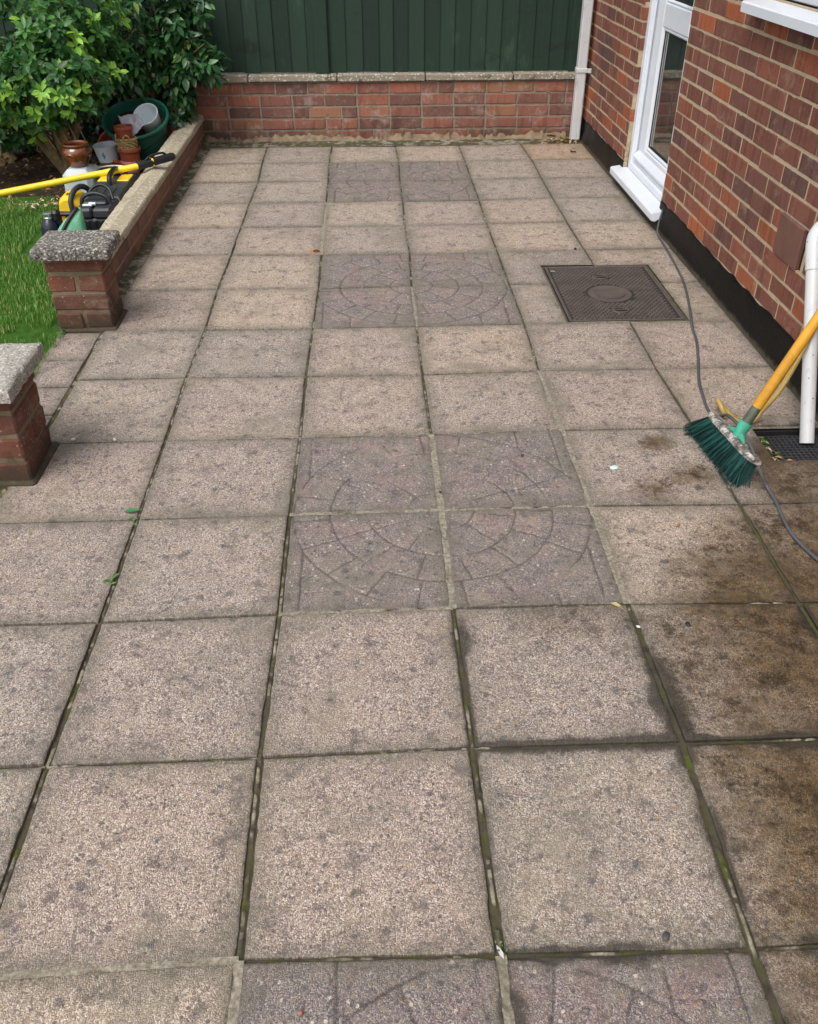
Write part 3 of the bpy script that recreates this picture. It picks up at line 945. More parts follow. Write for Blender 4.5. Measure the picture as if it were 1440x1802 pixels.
# ------------------------------------------------------------------ brickwork
def brick_wall(mb, s0, s1, z0, z1, mp, depth=0.1, holes=(), L=0.215, J=0.010, H=0.075, bed=0.011, start=0.0, rec=0.004,
               jit=0.0012, bond='stretcher', seed=0, mort=True, cham=0.004, skip=None, bumpy=0.003):
    """bricks as separate blocks in one mesh; mp(s, d, z) -> world, d = 0 at the face, growing into the wall.
    column 'c' of the builder: colour 0..1, or -1 for mortar"""
    rnd = random.Random(seed)
    nc = int(math.ceil((z1 - z0) / H - 1e-6))
    for k in range(nc):
        a, b = z0 + k * H + bed / 2, min(z0 + (k + 1) * H - bed / 2, z1)
        if b - a < 0.012: continue
        s = s0 - rnd.random() * 0.0 - (0.5 * (L + J) if k % 2 else 0) + start
        n = 0
        s -= (L + J) * 2
        while s < s1:
            ln = L
            if bond == 'mixed' and rnd.random() < 0.22: ln = 0.1025
            e = s + ln
            segs = [(max(s, s0), min(e, s1))]
            for (h0, h1, g0, g1) in holes:
                if a < g1 - 0.01 and b > g0 + 0.01:
                    ns = []
                    for (p, q) in segs:
                        if q <= h0 or p >= h1: ns.append((p, q))
                        else:
                            if p < h0: ns.append((p, h0))
                            if q > h1: ns.append((h1, q))
                    segs = ns
            for (p, q) in segs:
                if q - p < 0.022: continue
                col = rnd.random()
                c_ = 0.5 + 0.5 * math.copysign(abs(2 * col - 1) ** 1.3, 2 * col - 1)
                j = lambda m=jit: rnd.uniform(-m, m)
                P, Q, AA, BB, dd = p + j(.0022), q + j(.0022), a + j(.0022), b + j(.0022), j(.0016) * 1.2
                # face ring with chamfer, irregular outline
                V, Fq = [], []
                nS = max(2, int((Q - P) / 0.03))
                nZ = 3
                outl = []
                for i in range(nS): outl.append((P + (Q - P) * i / nS, AA))
                for i in range(nZ): outl.append((Q, AA + (BB - AA) * i / nZ))
                for i in range(nS): outl.append((Q - (Q - P) * i / nS, BB))
                for i in range(nZ): outl.append((P, BB - (BB - AA) * i / nZ))
                m = len(outl)
                cs, cz = (P + Q) / 2, (AA + BB) / 2
                o2 = []
                for (ss, zz) in outl:
                    w1 = rnd.uniform(-1, 1) * bumpy * 0.5
                    o2.append((ss + math.copysign(w1, ss - cs) * (abs(ss - cs) > (Q - P) / 2 - .002), zz + math.copysign(w1, zz - cz) * (abs(zz - cz) > (BB - AA) / 2 - .002)))
                for (ss, zz) in o2:
                    V.append(mp(ss - math.copysign(min(cham, abs(ss - cs)), ss - cs), dd, zz - math.copysign(min(cham, abs(zz - cz)), zz - cz)))
                for (ss, zz) in o2: V.append(mp(ss, dd + cham * 0.8, zz))
                for (ss, zz) in o2: V.append(mp(ss, depth, zz))
                Fq.append(list(range(m)))
                for i in range(m):
                    i2 = (i + 1) % m
                    Fq.append([i, m + i, m + i2, i2])
                    Fq.append([m + i, 2 * m + i, 2 * m + i2, m + i2])
                mb.add(V, Fq, 0, c_)
            s = e + J
            n += 1
    if mort:
        # mortar body: grid of cells around the openings, slightly behind the brick faces
        ss = sorted(set([s0 + .002, s1 - .002] + [h for o in holes for h in (max(s0, o[0]), min(s1, o[1]))]))
        zz = sorted(set([z0, z1] + [h for o in holes for h in (max(z0, o[2]), min(z1, o[3]))]))
        for i in range(len(ss) - 1):
            for j_ in range(len(zz) - 1):
                cs, cz = (ss[i] + ss[i + 1]) / 2, (zz[j_] + zz[j_ + 1]) / 2
                if any(o[0] < cs < o[1] and o[2] < cz < o[3] for o in holes): continue
                a_, b_, c_, d_ = ss[i], ss[i + 1], zz[j_], zz[j_ + 1]
                V = [mp(a_, rec, c_), mp(b_, rec, c_), mp(b_, rec, d_), mp(a_, rec, d_),
                     mp(a_, depth, c_), mp(b_, depth, c_), mp(b_, depth, d_), mp(a_, depth, d_)]
                mb.add(V, [[0, 1, 2, 3], [4, 7, 6, 5], [0, 4, 5, 1], [2, 6, 7, 3], [1, 5, 6, 2], [0, 3, 7, 4]], 0, -1.0)
    return mb


def splats(mb, mp, n, s0, s1, z0, z1, H, seed, holes=()):
    """mortar snots left on the courses"""
    rnd = random.Random(seed)
    for _ in range(n):
        s = rnd.uniform(s0, s1)
        z = z0 + H * rnd.randint(1, int((z1 - z0) / H) - 1) + rnd.uniform(-.004, .004)
        if any(h[0] - .02 < s < h[1] + .02 and h[2] - .02 < z < h[3] + .02 for h in holes): continue
        a, b = rnd.uniform(.006, .022), rnd.uniform(.004, .009)
        V = [mp(s, -0.0015, z)]
        k = 9
        for i in range(k):
            t = 2 * pi * i / k
            q = rnd.uniform(.6, 1.2)
            V.append(mp(s + a * q * cos(t), 0.0012, z + b * q * sin(t) - .002))
        mb.add(V, [[0, 1 + i, 1 + (i + 1) % k] for i in range(k)], 0, -1.0)


# ------------------------------------------------------------------ the house
WX = 1.36                                    # face of the house brickwork
DOOR = (3.935, 4.765, -0.1, 2.12)            # opening along y, z
WIN = (1.30, 3.10, 1.165, 2.15)
VENT = (2.262, 2.502, 0.365, 0.515)
house = empty('house', (WX, 3.0, 0.0), 'red brick house with white door and black painted base along the right side', 'house')
mpH = lambda s, d, z: (WX + d, s, z)
mb = MB()
brick_wall(mb, -2.2, 6.10, 0.141, 2.55, mpH, 0.105, [(DOOR[0], DOOR[1], DOOR[2], DOOR[3]), WIN, VENT], start=0.062, seed=11, H=0.0752, rec=.0022, cham=.003, bed=.0125)
splats(mb, mpH, 230, 1.4, 6.0, 0.141, 1.3, 0.0752, 5, [DOOR, WIN, VENT])
mb.build('brick_wall', M_HOUSE, house, 30, attr='bcol')
# rendered core so that no light leaks through the leaf of bricks
mb = MB()
mb.box(1.47, 1.62, -2.2, 3.93, -.05, 1.16, 0)
mb.box(1.47, 1.62, -2.2, 1.29, 1.16, 2.6, 0)
mb.box(1.47, 1.62, 3.11, 3.93, 1.16, 2.6, 0)
mb.box(1.47, 1.62, 4.77, 6.2, -.05, 2.6, 0)
mb.box(1.62, 1.66, -2.2, 6.2, -.05, 2.6, 0)
mb.box(1.36, 1.66, -2.2, 6.2, 2.59, 2.75, 0)
mb.build('inner_wall', simple('plain_plaster', (70, 66, 62), 0.9), house, None)
# plinth painted with black bitumen, wavy top edge, mortar fillet above
def plinth(y0, y1, sd):
    m2 = MB()
    n = int((y1 - y0) / 0.03)
    V, F = [], []
    for i in range(n + 1):
        y = y0 + (y1 - y0) * i / n
        wob = 0.007 * (vnoise(np.array(y * 17.0), np.array(sd * 1.0), 3) - .5) * 2
        fz = 0.146 + float(wob)
        fx = float(vnoise(np.array(y * 9.0), np.array(sd + 4.0), 5) - .5) * 0.006
        prof = [(1.340 + fx, -.06), (1.343 + fx, .03), (1.351 + fx * .5, .075), (1.352 + fx * .5, fz - .01), (1.357, fz), (1.40, fz)]
        V += [(a, y, b) for a, b in prof]
    k = 6
    for i in range(n):
        for q in range(k - 1):
            F.append([i * k + q, i * k + q + 1, (i + 1) * k + q + 1, (i + 1) * k + q])
    F.append([q for q in range(k)])
    F.append([n * k + q for q in range(k)][::-1])
    m2.add(V, F)
    return m2
plinth(-2.2, 3.93, 1).build('plinth', M_BITUMEN, house, 40, recalc=True)
plinth(4.77, 6.05, 2).build('plinth', M_BITUMEN, house, 40, recalc=True)
mb = MB()
mb.box(1.345, 1.40, 3.90, 4.80, -.06, 0.055, .004)
mb.build('door_step', M_BITUMEN, house)

# unseen overhang (soffit and fascia), added to shade the upper wall
mb = MB()
mb.box(1.09, 1.66, -2.2, 6.3, 2.56, 2.585, .002)
mb.box(1.065, 1.09, -2.2, 6.3, 2.54, 2.72, .003)
mb.build('shade_eaves', M_UPVC, house)

# --- door
dr = empty('door', (1.40, 4.35, 0.1))
dr.parent = house
bpy.context.view_layer.update()
dr.matrix_parent_inverse = house.matrix_world.inverted()
FX = 1.385
mb = MB()
# frame: far jamb, near jamb, head, threshold
mb.box(FX, 1.455, 4.712, 4.764, 0.105, 2.1, .004)
mb.box(FX, 1.455, 3.938, 3.990, 0.105, 2.1, .004)
mb.box(FX, 1.455, 3.99, 4.712, 2.03, 2.1, .004)
mb.box(FX, 1.455, 3.99, 4.712, 0.105, 0.150, .006)
mb.box(FX + .016, 1.455, 3.99, 4.712, 0.1495, 0.172, .005)
# ovolo along the far jamb
mb.box(FX + .014, FX + .030, 4.703, 4.7125, 0.16, 2.1, .004)
mb.build('door_frame', M_UPVC, dr)
mb = MB()
Y0, Y1 = 3.996, 4.702
LX = 1.420
mb.box(LX, 1.462, Y1 - .125, Y1, 0.182, 2.02, .006)      # stiles
mb.box(LX, 1.462, Y0, Y0 + .125, 0.182, 2.02, .006)
mb.box(LX, 1.462, Y0 + .125, Y1 - .125, 0.182, 0.255, .006)
mb.box(LX, 1.462, Y0 + .125, Y1 - .125, 0.890, 1.005, .006)
mb.box(LX, 1.462, Y0 + .125, Y1 - .125, 1.92, 2.02, .006)
# glazing beads, bevelled
for (z0, z1) in ((0.255, 0.890), (1.005, 1.92)):
    for (ya, yb, za, zb) in ((Y0 + .125, Y0 + .143, z0, z1), (Y1 - .143, Y1 - .125, z0, z1), (Y0 + .143, Y1 - .143, z0, z0 + .018), (Y0 + .143, Y1 - .143, z1 - .018, z1)):
        mb.box(LX + .004, 1.45, ya, yb, za, zb, .008)
leaf = mb.build('door_leaf', M_UPVC, dr)
mb = MB()                                                       # weather bar
P = [(LX - .030, .184), (LX - .030, .196), (LX - .002, .226), (LX + .002, .226), (LX + .002, .184)]
V = [(a, y, b) for y in (Y0 + .01, Y1 - .012) for a, b in P]
F = [[i, (i + 1) % 5, 5 + (i + 1) % 5, 5 + i] for i in range(5)] + [[4, 3, 2, 1, 0], [5, 6, 7, 8, 9]]
mb.add(V, F)
mb.build('weather_bar', M_UPVC, leaf, recalc=True)
mb = MB()
mb.box(LX + .004, 1.456, Y1, 4.712, 0.17, 2.03, .001)
mb.box(LX + .004, 1.456, Y0, Y1, 0.169, 0.182, .001)
for (z0, z1) in ((0.273, 0.872), (1.023, 1.902)):
    for (ya, yb, za, zb) in ((Y0 + .143, Y0 + .150, z0, z1), (Y1 - .150, Y1 - .143, z0, z1), (Y0 + .15, Y1 - .15, z0, z0 + .005), (Y0 + .15, Y1 - .15, z1 - .005, z1)):
        mb.box(LX + .014, 1.45, ya, yb, za, zb, .001)
mb.build('door_seal', M_GASKET, dr)
for (z0, z1) in ((0.273, 0.872), (1.023, 1.902)):
    mb = MB()
    mb.box(LX + .022, LX + .028, Y0 + .144, Y1 - .144, z0 + .001, z1 - .001, .0005)
    mb.build('glass_pane', M_GLASS, dr, None)
    for (ya, yb, za, zb) in ((Y1 - .166, Y1 - .151, z0, z1), (Y0 + .151, Y0 + .166, z0, z1)):
        mb = MB()                                               # silver spacer bar at the pane edge
        mb.box(LX + .0185, LX + .0215, ya, yb, za + .006, zb - .006, .0008)
        mb.build('spacer_bar', M_SPACER, dr)
mb = MB()
mb.tube([(LX - .035, 4.07, 1.10), (LX - .035, 4.19, 1.10)], 0.009, 10)
mb.tube([(LX - .002, 4.075, 1.10), (LX - .035, 4.075, 1.10)], 0.009, 10)
mb.box(LX - .010, LX + .001, 4.058, 4.092, 1.0, 1.2, .004)
mb.build('door_handle', M_UPVC, leaf)
mb = MB()                                                       # projecting sill with turned-down nose and horns
P = [(1.312, .058), (1.297, .062), (1.296, .094), (1.302, .100), (1.372, .112), (FX - .003, .112), (FX - .003, .072), (1.332, .066), (1.322, .058)]
V = [(a, y, b) for y in (3.868, 4.826) for a, b in P]
k = len(P)
F = [[i, (i + 1) % k, k + (i + 1) % k, k + i] for i in range(k)] + [list(range(k))[::-1], [k + i for i in range(k)]]
mb.add(V, F)
mb.build('door_sill', M_UPVC, dr, 25, recalc=True)
for (a, b) in ((3.925, 3.942), (4.760, 4.772)):
    mb = MB()
    for k in range(5):
        mb.box(1.357 + .001 * k, 1.384, a + .001, b, .112 + .03 * k, .1425 + .03 * k, .004, jit=.002)
    mb.build('mortar_fillet', M_FILLET, dr)

# --- window
wn = empty('window', (1.40, 2.2, 1.165))
wn.parent = house
wn.matrix_parent_inverse = house.matrix_world.inverted()
mb = MB()
P = [(1.312, 1.104), (1.297, 1.108), (1.296, 1.140), (1.302, 1.146), (1.38, 1.165), (1.405, 1.165), (1.405, 1.12), (1.33, 1.112), (1.322, 1.104)]
V = [(a, y, b) for y in (1.25, 3.152) for a, b in P]
k = len(P)
F = [[i, (i + 1) % k, k + (i + 1) % k, k + i] for i in range(k)] + [list(range(k))[::-1], [k + i for i in range(k)]]
mb.add(V, F)
mb.build('window_sill', M_UPVC, wn, 25, recalc=True)
mb = MB()
for (ya, yb, za, zb) in ((1.305, 1.37, 1.166, 2.14), (3.03, 3.095, 1.166, 2.14), (1.37, 3.03, 1.166, 1.236), (1.37, 3.03, 2.07, 2.14), (2.17, 2.24, 1.236, 2.07)):
    mb.box(1.392, 1.46, ya, yb, za, zb, .005)
for (ya, yb) in ((1.37, 2.17), (2.24, 3.03)):
    for (a, b, za, zb) in ((ya, ya + .05, 1.24, 2.07), (yb - .05, yb, 1.24, 2.07), (ya + .05, yb - .05, 1.24, 1.29), (ya + .05, yb - .05, 2.02, 2.07)):
        mb.box(1.386, 1.45, a, b, za, zb, .008)
mb.build('window_frame', M_UPVC, wn)
for (ya, yb) in ((1.42, 2.12), (2.29, 2.98)):
    mb = MB()
    mb.box(1.41, 1.416, ya - .002, yb + .002, 1.288, 2.022, .0005)
    mb.build('glass_pane', M_GLASS, wn, None)

# --- terracotta cover over the old air vent
mb = MB()
mb.box(1.353, 1.372, 2.285, 2.500, 0.368, 0.513, .003)
mb.box(1.362, 1.40, 2.262, 2.284, 0.372, 0.512, .002, col=.0)
cov = simple('brown_vent_tile', (112, 78, 68), 0.55, 0.25, 14.0, 0.3, 60, dirt=0.3)
mb = MB()
mb.box(1.3525, 1.372, 2.290, 2.500, 0.366, 0.514, .003)
vt = mb.build('air_vent', cov, house)
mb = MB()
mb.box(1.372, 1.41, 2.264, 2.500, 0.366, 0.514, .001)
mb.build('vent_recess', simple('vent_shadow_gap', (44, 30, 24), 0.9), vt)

# --- square downpipe at the far corner
mb = MB()
mb.box(1.268, 1.332, 5.905, 5.970, 0.012, 2.5, .007)
mb.box(1.2675, 1.280, 5.9045, 5.9705, 0.0125, 2.5, .005)
dp = mb.build('downpipe', M_PIPE, house)
mb = MB()
mb.box(1.262, 1.338, 5.899, 5.976, 0.452, 0.482, .004)
mb.box(1.338, 1.360, 5.900, 5.908, 0.455, 0.480, .002)
mb.box(1.338, 1.362, 5.892, 5.900, 0.452, 0.482, .002)
mb.build('pipe_bracket', M_PIPE, dp)

# --- round waste pipe that drops from the wall into the gully
mb = MB()
ax = [Vector((1.262, 1.709, -.02)), Vector((1.284, 2.062, .555))]
dirp = (ax[1] - ax[0]).normalized()
mb.tube([ax[0], ax[0] + dirp * .05, ax[0] + dirp * .58], 0.0236, 24)
inner = ax[0] - dirp * .0005
wp = mb.build('waste_pipe', M_PIPE, house)
mb = MB()
e0 = ax[0] + dirp * .575
pts = [e0, e0 + dirp * .09, e0 + dirp * .125 + Vector((.012, 0, 0)), e0 + dirp * .145 + Vector((.035, 0, 0)), e0 + dirp * .15 + Vector((.075, 0, 0)), e0 + dirp * .15 + Vector((.13, 0, 0))]
mb.tube(spline(pts, 6), 0.0264, 24)
mb.build('pipe_elbow', M_PIPE, wp)

# ------------------------------------------------------------------ boundary wall with its fence
mpB = lambda s, d, z: (s, 6.03 + d, z)
bw = empty('boundary_wall', (0, 6.08, 0), 'low weathered red brick wall with grey coping under the green fence', 'brick wall')
mb = MB()
brick_wall(mb, -6.6, 1.36, -0.005, 0.388, mpB, 0.10, bond='mixed', start=.03, seed=23, H=0.0785, bed=0.014, J=0.014, jit=.004, rec=.005, bumpy=.006)
splats(mb, mpB, 260, -4.5, 1.3, -0.005, .39, .0785, 8)
mb.build('brickwork', M_BACK, bw, 30, attr='bcol')
mb = MB()
x = -6.6
rnd = random.Random(4)
while x < 1.30:
    L = 0.62 if x < 0.6 else 0.75
    x2 = min(x + L, 1.362)
    mb.box(x + .003, x2 - .003, 6.005 + rnd.uniform(-.006, .004), 6.15, 0.393 + rnd.uniform(-.002, .002), 0.438 + rnd.uniform(-.003, .003), .006, jit=.002)
    x = x2
mb.build('coping', M_WCOPE, bw)
mb = MB()                                                       # crumbling render at the foot
rnd = random.Random(9)
n = 150
V, F = [], []
for i in range(n + 1):
    x = -1.37 + 2.62 * i / n
    h = .022 + .03 * rnd.random() ** 2 + .012 * sin(x * 7)
    V += [(x, 5.985 + rnd.uniform(-.006, .006), -.012), (x, 6.012 + rnd.uniform(-.004, .004), h * .7), (x, 6.024, h), (x, 6.05, h)]
for i in range(n):
    for q in range(3): F.append([i * 4 + q, (i + 1) * 4 + q, (i + 1) * 4 + q + 1, i * 4 + q + 1])
mb.add(V, F)
mb.build('render_skirting', simple('crumbling_render', (128, 112, 92), 0.95, 0.4, 18, 1.0, 120, 0.2, dirt=0.4), bw, 30)

fence = empty('fence', (0, 6.08, 0.44), 'tall dark green wooden board fence on the low brick wall', 'fence')
rnd = random.Random(3)
posts = [-4.29, -2.36, -0.50, 1.28]
panels = [(-6.6, -4.34), (-4.24, -2.41), (-2.31, -0.55), (-0.45, 1.40)]
for (x0, x1) in panels:
    mb = MB()
    x = x0
    while x < x1 - .01:
        wd = .108 * rnd.uniform(.9, 1.1)
        xe = min(x + wd + .012, x1)
        t0, t1 = rnd.uniform(.0, .002), rnd.uniform(.002, .004)
        yb = 6.085
        tilt = rnd.uniform(-.002, .002)
        zb = 0.442 + rnd.uniform(0, .008)
        P = [(x, yb - .006 - t0), (xe, yb - .014 - t1 - tilt), (xe, yb - .004), (x, yb + .004)]
        V = [(a, b, z) for z in (zb, 2.25) for a, b in P]
        mb.add(V, [[0, 1, 5, 4], [1, 2, 6, 5], [2, 3, 7, 6], [3, 0, 4, 7], [3, 2, 1, 0], [4, 5, 6, 7]], 0, rnd.random())
        x += wd
    for z in (.62, 1.35, 2.1):
        mb.box(x0, x1, 6.09, 6.125, z, z + .07, .003, col=.3)
    mb.build('board_panel', M_FENCE, fence, None, attr='bcol')
for xp in posts:
    mb = MB()
    mb.box(xp - .048, xp + .048, 6.05, 6.14, .4385, 2.3, .005, col=.65)
    mb.build('fence_post', M_FENCE, fence, 30, attr='bcol')

# ------------------------------------------------------------------ low wall beside the patio and the two piers
gw = empty('garden_wall', (-1.42, 4.45, 0), 'low brown brick wall with sandy stone coping running along the left of the patio', 'brick wall')
mb = MB()
mpG = lambda s, d, z: (-1.372 - d, s, z)
brick_wall(mb, 2.92, 6.02, -0.02, 0.146, mpG, 0.10, start=.05, seed=31, H=0.0755, jit=.003, rec=.0035, bumpy=.005)
mpG2 = lambda s, d, z: (-1.475 + d, s, z)
mb.build('brickwork', M_LOW, gw, 30, attr='bcol')
rnd = random.Random(6)
edges = [2.90, 3.54, 4.165, 4.79, 5.41, 6.01]
for y0, y1 in zip(edges[:-1], edges[1:]):
    mb = MB()
    n = 14
    j = [rnd.uniform(-.003, .003) for _ in range(4)]
    prof = [(-1.358, .148), (-1.357, .176), (-1.362, .184), (-1.42, .204), (-1.478, .188), (-1.484, .180), (-1.484, .150)]
    V, F = [], []
    for i in range(n + 1):
        y = y0 + .002 + (y1 - y0 - .004) * i / n
        for (a, b) in prof:
            V.append((a + j[0] + rnd.uniform(-.0015, .0015), y, b + j[1] * .6 + rnd.uniform(-.001, .001)))
    k = len(prof)
    for i in range(n):
        for q in range(k): F.append([i * k + q, i * k + (q + 1) % k, (i + 1) * k + (q + 1) % k, (i + 1) * k + q])
    F += [list(range(k)), [n * k + q for q in range(k)][::-1]]
    mb.add(V, F)
    mb.build('coping_stone', M_COPE, gw, 28, recalc=True)


def pier(x0, x1, y0, y1, top, cap, label, seed, H, mcap):
    p = empty('brick_pier', ((x0 + x1) / 2, (y0 + y1) / 2, 0), label, 'brick pier', 'capped brick piers of the lawn gateway')
    mb = MB()
    rnd = random.Random(seed)
    k = 0
    z = 0.0
    while z < top - .02:
        a, b = z + .006, min(z + H - .006, top)
        xm, ym = (x0 + x1) / 2, (y0 + y1) / 2
        if k % 2: blocks = [(x0, x1, y0, ym - .005), (x0, x1, ym + .005, y1)]
        else: blocks = [(x0, xm - .006, y0, y1), (xm + .006, x1, y0, y1)]
        for (a0, a1, b0, b1) in blocks:
            mb.box(a0, a1, b0, b1, a, b, .006, col=rnd.random(), jit=.003)
        z += H
        k += 1
    mb.box(x0 + .005, x1 - .005, y0 + .005, y1 - .005, 0, top, .002, col=-1.0)
    mb.box(x0 - .012, x1 + .014, y0 - .014, y1 + .012, -.05, .012, .008, col=-1.0, jit=.004)
    mb.build('brickwork', M_PIER, p, 30, attr='bcol')
    mb = MB()
    cx0, cx1, cy0, cy1 = cap
    # capstone: grid block with worn, pitted edges
    n = 26
    X, Y = np.meshgrid(np.linspace(0, 1, n), np.linspace(0, 1, n), indexing='xy')
    def lay(z, inset, sd, amp):
        xx = cx0 + inset + (cx1 - cx0 - 2 * inset) * X
        yy = cy0 + inset + (cy1 - cy0 - 2 * inset) * Y
        ed = np.minimum(np.minimum(X, 1 - X) * (cx1 - cx0), np.minimum(Y, 1 - Y) * (cy1 - cy0))
        k_ = (fbm(xx * 40, yy * 40, sd) - .5) * .012 * np.exp(-ed / .008)
        return xx + np.where(X < .5, -1, 1) * k_, yy + np.where(Y < .5, -1, 1) * k_, z + (fbm(xx * 30, yy * 30, sd + 3) - .5) * amp - .006 * np.clip(1 - ed / .014, 0, 1) ** 2
    xx, yy, zz = lay(top + .047, 0.002, seed, .0025)
    V = [tuple(q) for q in np.stack([xx, yy, zz], -1).reshape(-1, 3)]
    F = [[r * n + q, r * n + q + 1, (r + 1) * n + q + 1, (r + 1) * n + q] for r in range(n - 1) for q in range(n - 1)]
    ring = [q for q in range(n)] + [r * n + n - 1 for r in range(1, n)] + [(n - 1) * n + q for q in range(n - 2, -1, -1)] + [r * n for r in range(n - 2, 0, -1)]
    b0 = len(V)
    m = len(ring)
    for lv, (dz, ou) in enumerate(((-.013, .003), (-.032, .002), (-.047, -.001))):
        for i in ring:
            px, py, pz = V[i]
            vx, vy = px - (cx0 + cx1) / 2, py - (cy0 + cy1) / 2
            V.append((px + math.copysign(ou, vx) * (abs(vx) > (cx1 - cx0) * .45) + rnd.uniform(-.002, .002),
                      py + math.copysign(ou, vy) * (abs(vy) > (cy1 - cy0) * .45) + rnd.uniform(-.002, .002), top + .047 + dz + rnd.uniform(-.0006, .0006)))
    for i in range(m):
        F.append([ring[i], b0 + i, b0 + (i + 1) % m, ring[(i + 1) % m]])
        for lv in range(2):
            F.append([b0 + lv * m + i, b0 + (lv + 1) * m + i, b0 + (lv + 1) * m + (i + 1) % m, b0 + lv * m + (i + 1) % m])
    F.append([b0 + 2 * m + i for i in range(m)])
    mb.add(V, F)
    mb.build('capstone', mcap, p, 50, recalc=True)
    return p


pier(-1.500, -1.275, 2.715, 2.905, 0.321, (-1.520, -1.222, 2.645, 2.885), 'brick pier with black lichen capstone at the near end of the low wall', 41, 0.0802, M_CAP)
pier(-1.50, -1.262, 1.545, 1.775, 0.326, (-1.545, -1.216, 1.458, 1.776), 'nearest brick pier with pale speckled capstone at the left edge of the photo', 47, 0.0815, M_CAP2)

# ------------------------------------------------------------------ things on the patio
def build_manhole():
    ob = empty('manhole_cover', (0.897, 3.045, 0), 'grey rectangular manhole cover with raised tread set in the slabs', 'manhole cover')
    m = simple('grey_cover_composite', (86, 77, 73), 0.65, 0.3, 14.0, 0.5, 300, 0.4, dirt=0.35)
    fr = simple('rusty_grey_frame', (84, 80, 66), 0.9, 0.35, 30.0, 0.8, 120, 0.2, dirt=0.6)
    x0, x1, y0, y1 = 0.645, 1.150, 2.716, 3.376
    mb = MB()
    for (a, b, c_, d) in ((x0 - .010, x0, y0 - .011, y1 + .010), (x1, x1 + .011, y0 - .011, y1 + .010), (x0, x1, y0 - .011, y0), (x0, x1, y1, y1 + .010)):
        mb.box(a, b, c_, d, -.04, -.0025, .003, jit=.001)
    mb.build('cover_frame', fr, ob)
    mb = MB()
    g = .004
    mb.box(x0 + g, x1 - g, y0 + g, y1 - g, -.035, -.0045, .004, m=1)
    # rim
    for (a, b, c_, d) in ((x0 + g, x0 + .016, y0 + g, y1 - g), (x1 - .016, x1 - g, y0 + g, y1 - g), (x0 + .016, x1 - .016, y0 + g, y0 + .014), (x0 + .016, x1 - .016, y1 - .014, y1 - g)):
        mb.box(a, b, c_, d, -.006, 0.0005, .002)
    cx, cy = .891, 3.021
    holes = ((.893, 3.231), (.894, 2.829))
    nx, ny = 21, 42
    for j in range(ny):
        for i in range(nx):
            px = x0 + .030 + (x1 - x0 - .055) * (i + (.5 if j % 2 else 0)) / nx
            py = y0 + .026 + (y1 - y0 - .050) * j / (ny - 1)
            if math.hypot(px - cx, py - cy) < .112: continue
            if any(math.hypot((px - h[0]) * .8, py - h[1]) < .036 for h in holes): continue
            M = Matrix.Translation((px, py, 0)) @ Matrix.Rotation(0.0 if (i + j) % 2 else -0.55, 4, 'Z')
            l = .0088 if (i + j) % 2 else .0072
            mb.box(-l, l, -.0032, .0032, -.006, 0.0, .0012, M=M)
    M = Matrix.Translation((cx, cy, 0))
    mb.lathe([(.062, .0002), (.0625, .0012), (.066, .0012), (.0665, -.0035), (.068, -.0035), (.0685, -.0005), (.098, -.0008), (.0985, -.004)], 48, M=M)
    mb.lathe([(.0001, .0006), (.062, .0006)], 48, M=M)
    mb.build('cover_plate', [m, simple('dirt_in_tread', (44, 40, 39), 0.9, 0.3, 30)], ob, 30)
    for (hx, hy) in holes:
        M = Matrix.Translation((hx, hy, 0)) @ Matrix.Diagonal((1.35, 1.0, 1.0, 1.0))
        mb = MB()
        mb.lathe([(.030, -.004), (.0285, .0015), (.024, .002), (.0225, -.001)], 28, M=M)
        k = mb.build('key_hole', m, ob, 40)
        mb = MB()
        mb.lathe([(.0001, -.0030), (.0235, -.0030)], 28, M=M)
        mb.build('hole_recess', simple('dark_hole', (34, 28, 22), 0.8, 0.3), k, None)
        mb = MB()
        mb.tube([(hx - .03, hy, .0005), (hx + .03, hy + .001, .0005)], .0028, 8)
        mb.build('lifting_bar', m, k)


build_manhole()


def build_gully():
    ob = empty('drain_grate', (1.22, 1.68, -.03), 'black plastic drain grid under the white waste pipe', 'drain')
    pl = simple('black_drain_plastic', (60, 62, 66), 0.5, 0.2, 20, 0.1, 100, dirt=0.3)
    mb = MB()
    x0, x1, y0, y1, z0, z1 = 1.122, 1.335, 1.590, 1.772, -.034, -.027
    n = 13
    for i in range(n + 1):
        x = x0 + (x1 - x0) * i / n
        mb.box(x - .0016, x + .0016, y0, y1, z0, z1, .0006)
    n = 11
    for i in range(n + 1):
        y = y0 + (y1 - y0) * i / n
        mb.box(x0 - .0016, x1 + .0016, y - .0016, y + .0016, z0 + .0005, z1 + .0004, .0006)
    mb.build('grid', pl, ob)
    mb = MB()
    gx0, gx1, gy0, gy1 = 1.099, 1.346, 1.579, 1.781
    mb.box(gx0 - .02, gx1, gy0 - .02, gy1 + .02, -.16, -.10, .002)
    mb.box(gx0 - .015, gx0 + .001, gy0, gy1, -.10, -.02, .002)
    mb.box(gx0, gx1, gy1, gy1 + .016, -.10, -.012, .002)
    mb.box(gx0, gx1, gy0 - .016, gy0, -.10, -.02, .002)
    mb.build('gully_pot', simple('dark_gully', (26, 26, 28), 0.7, 0.4), ob)
    # muddy lip round the grid
    mb = MB()
    rnd = random.Random(5)
    for (a, b, c_, d) in ((gx0, x0, gy0, gy1), (x0, gx1, y1 + .002, gy1), (x0, gx1, gy0, y0 - .002)):
        mb.box(a, b, c_, d, -.06, -.034, .003, jit=.002)
    mb.build('mud_lip', M_SOIL, ob)


build_gully()


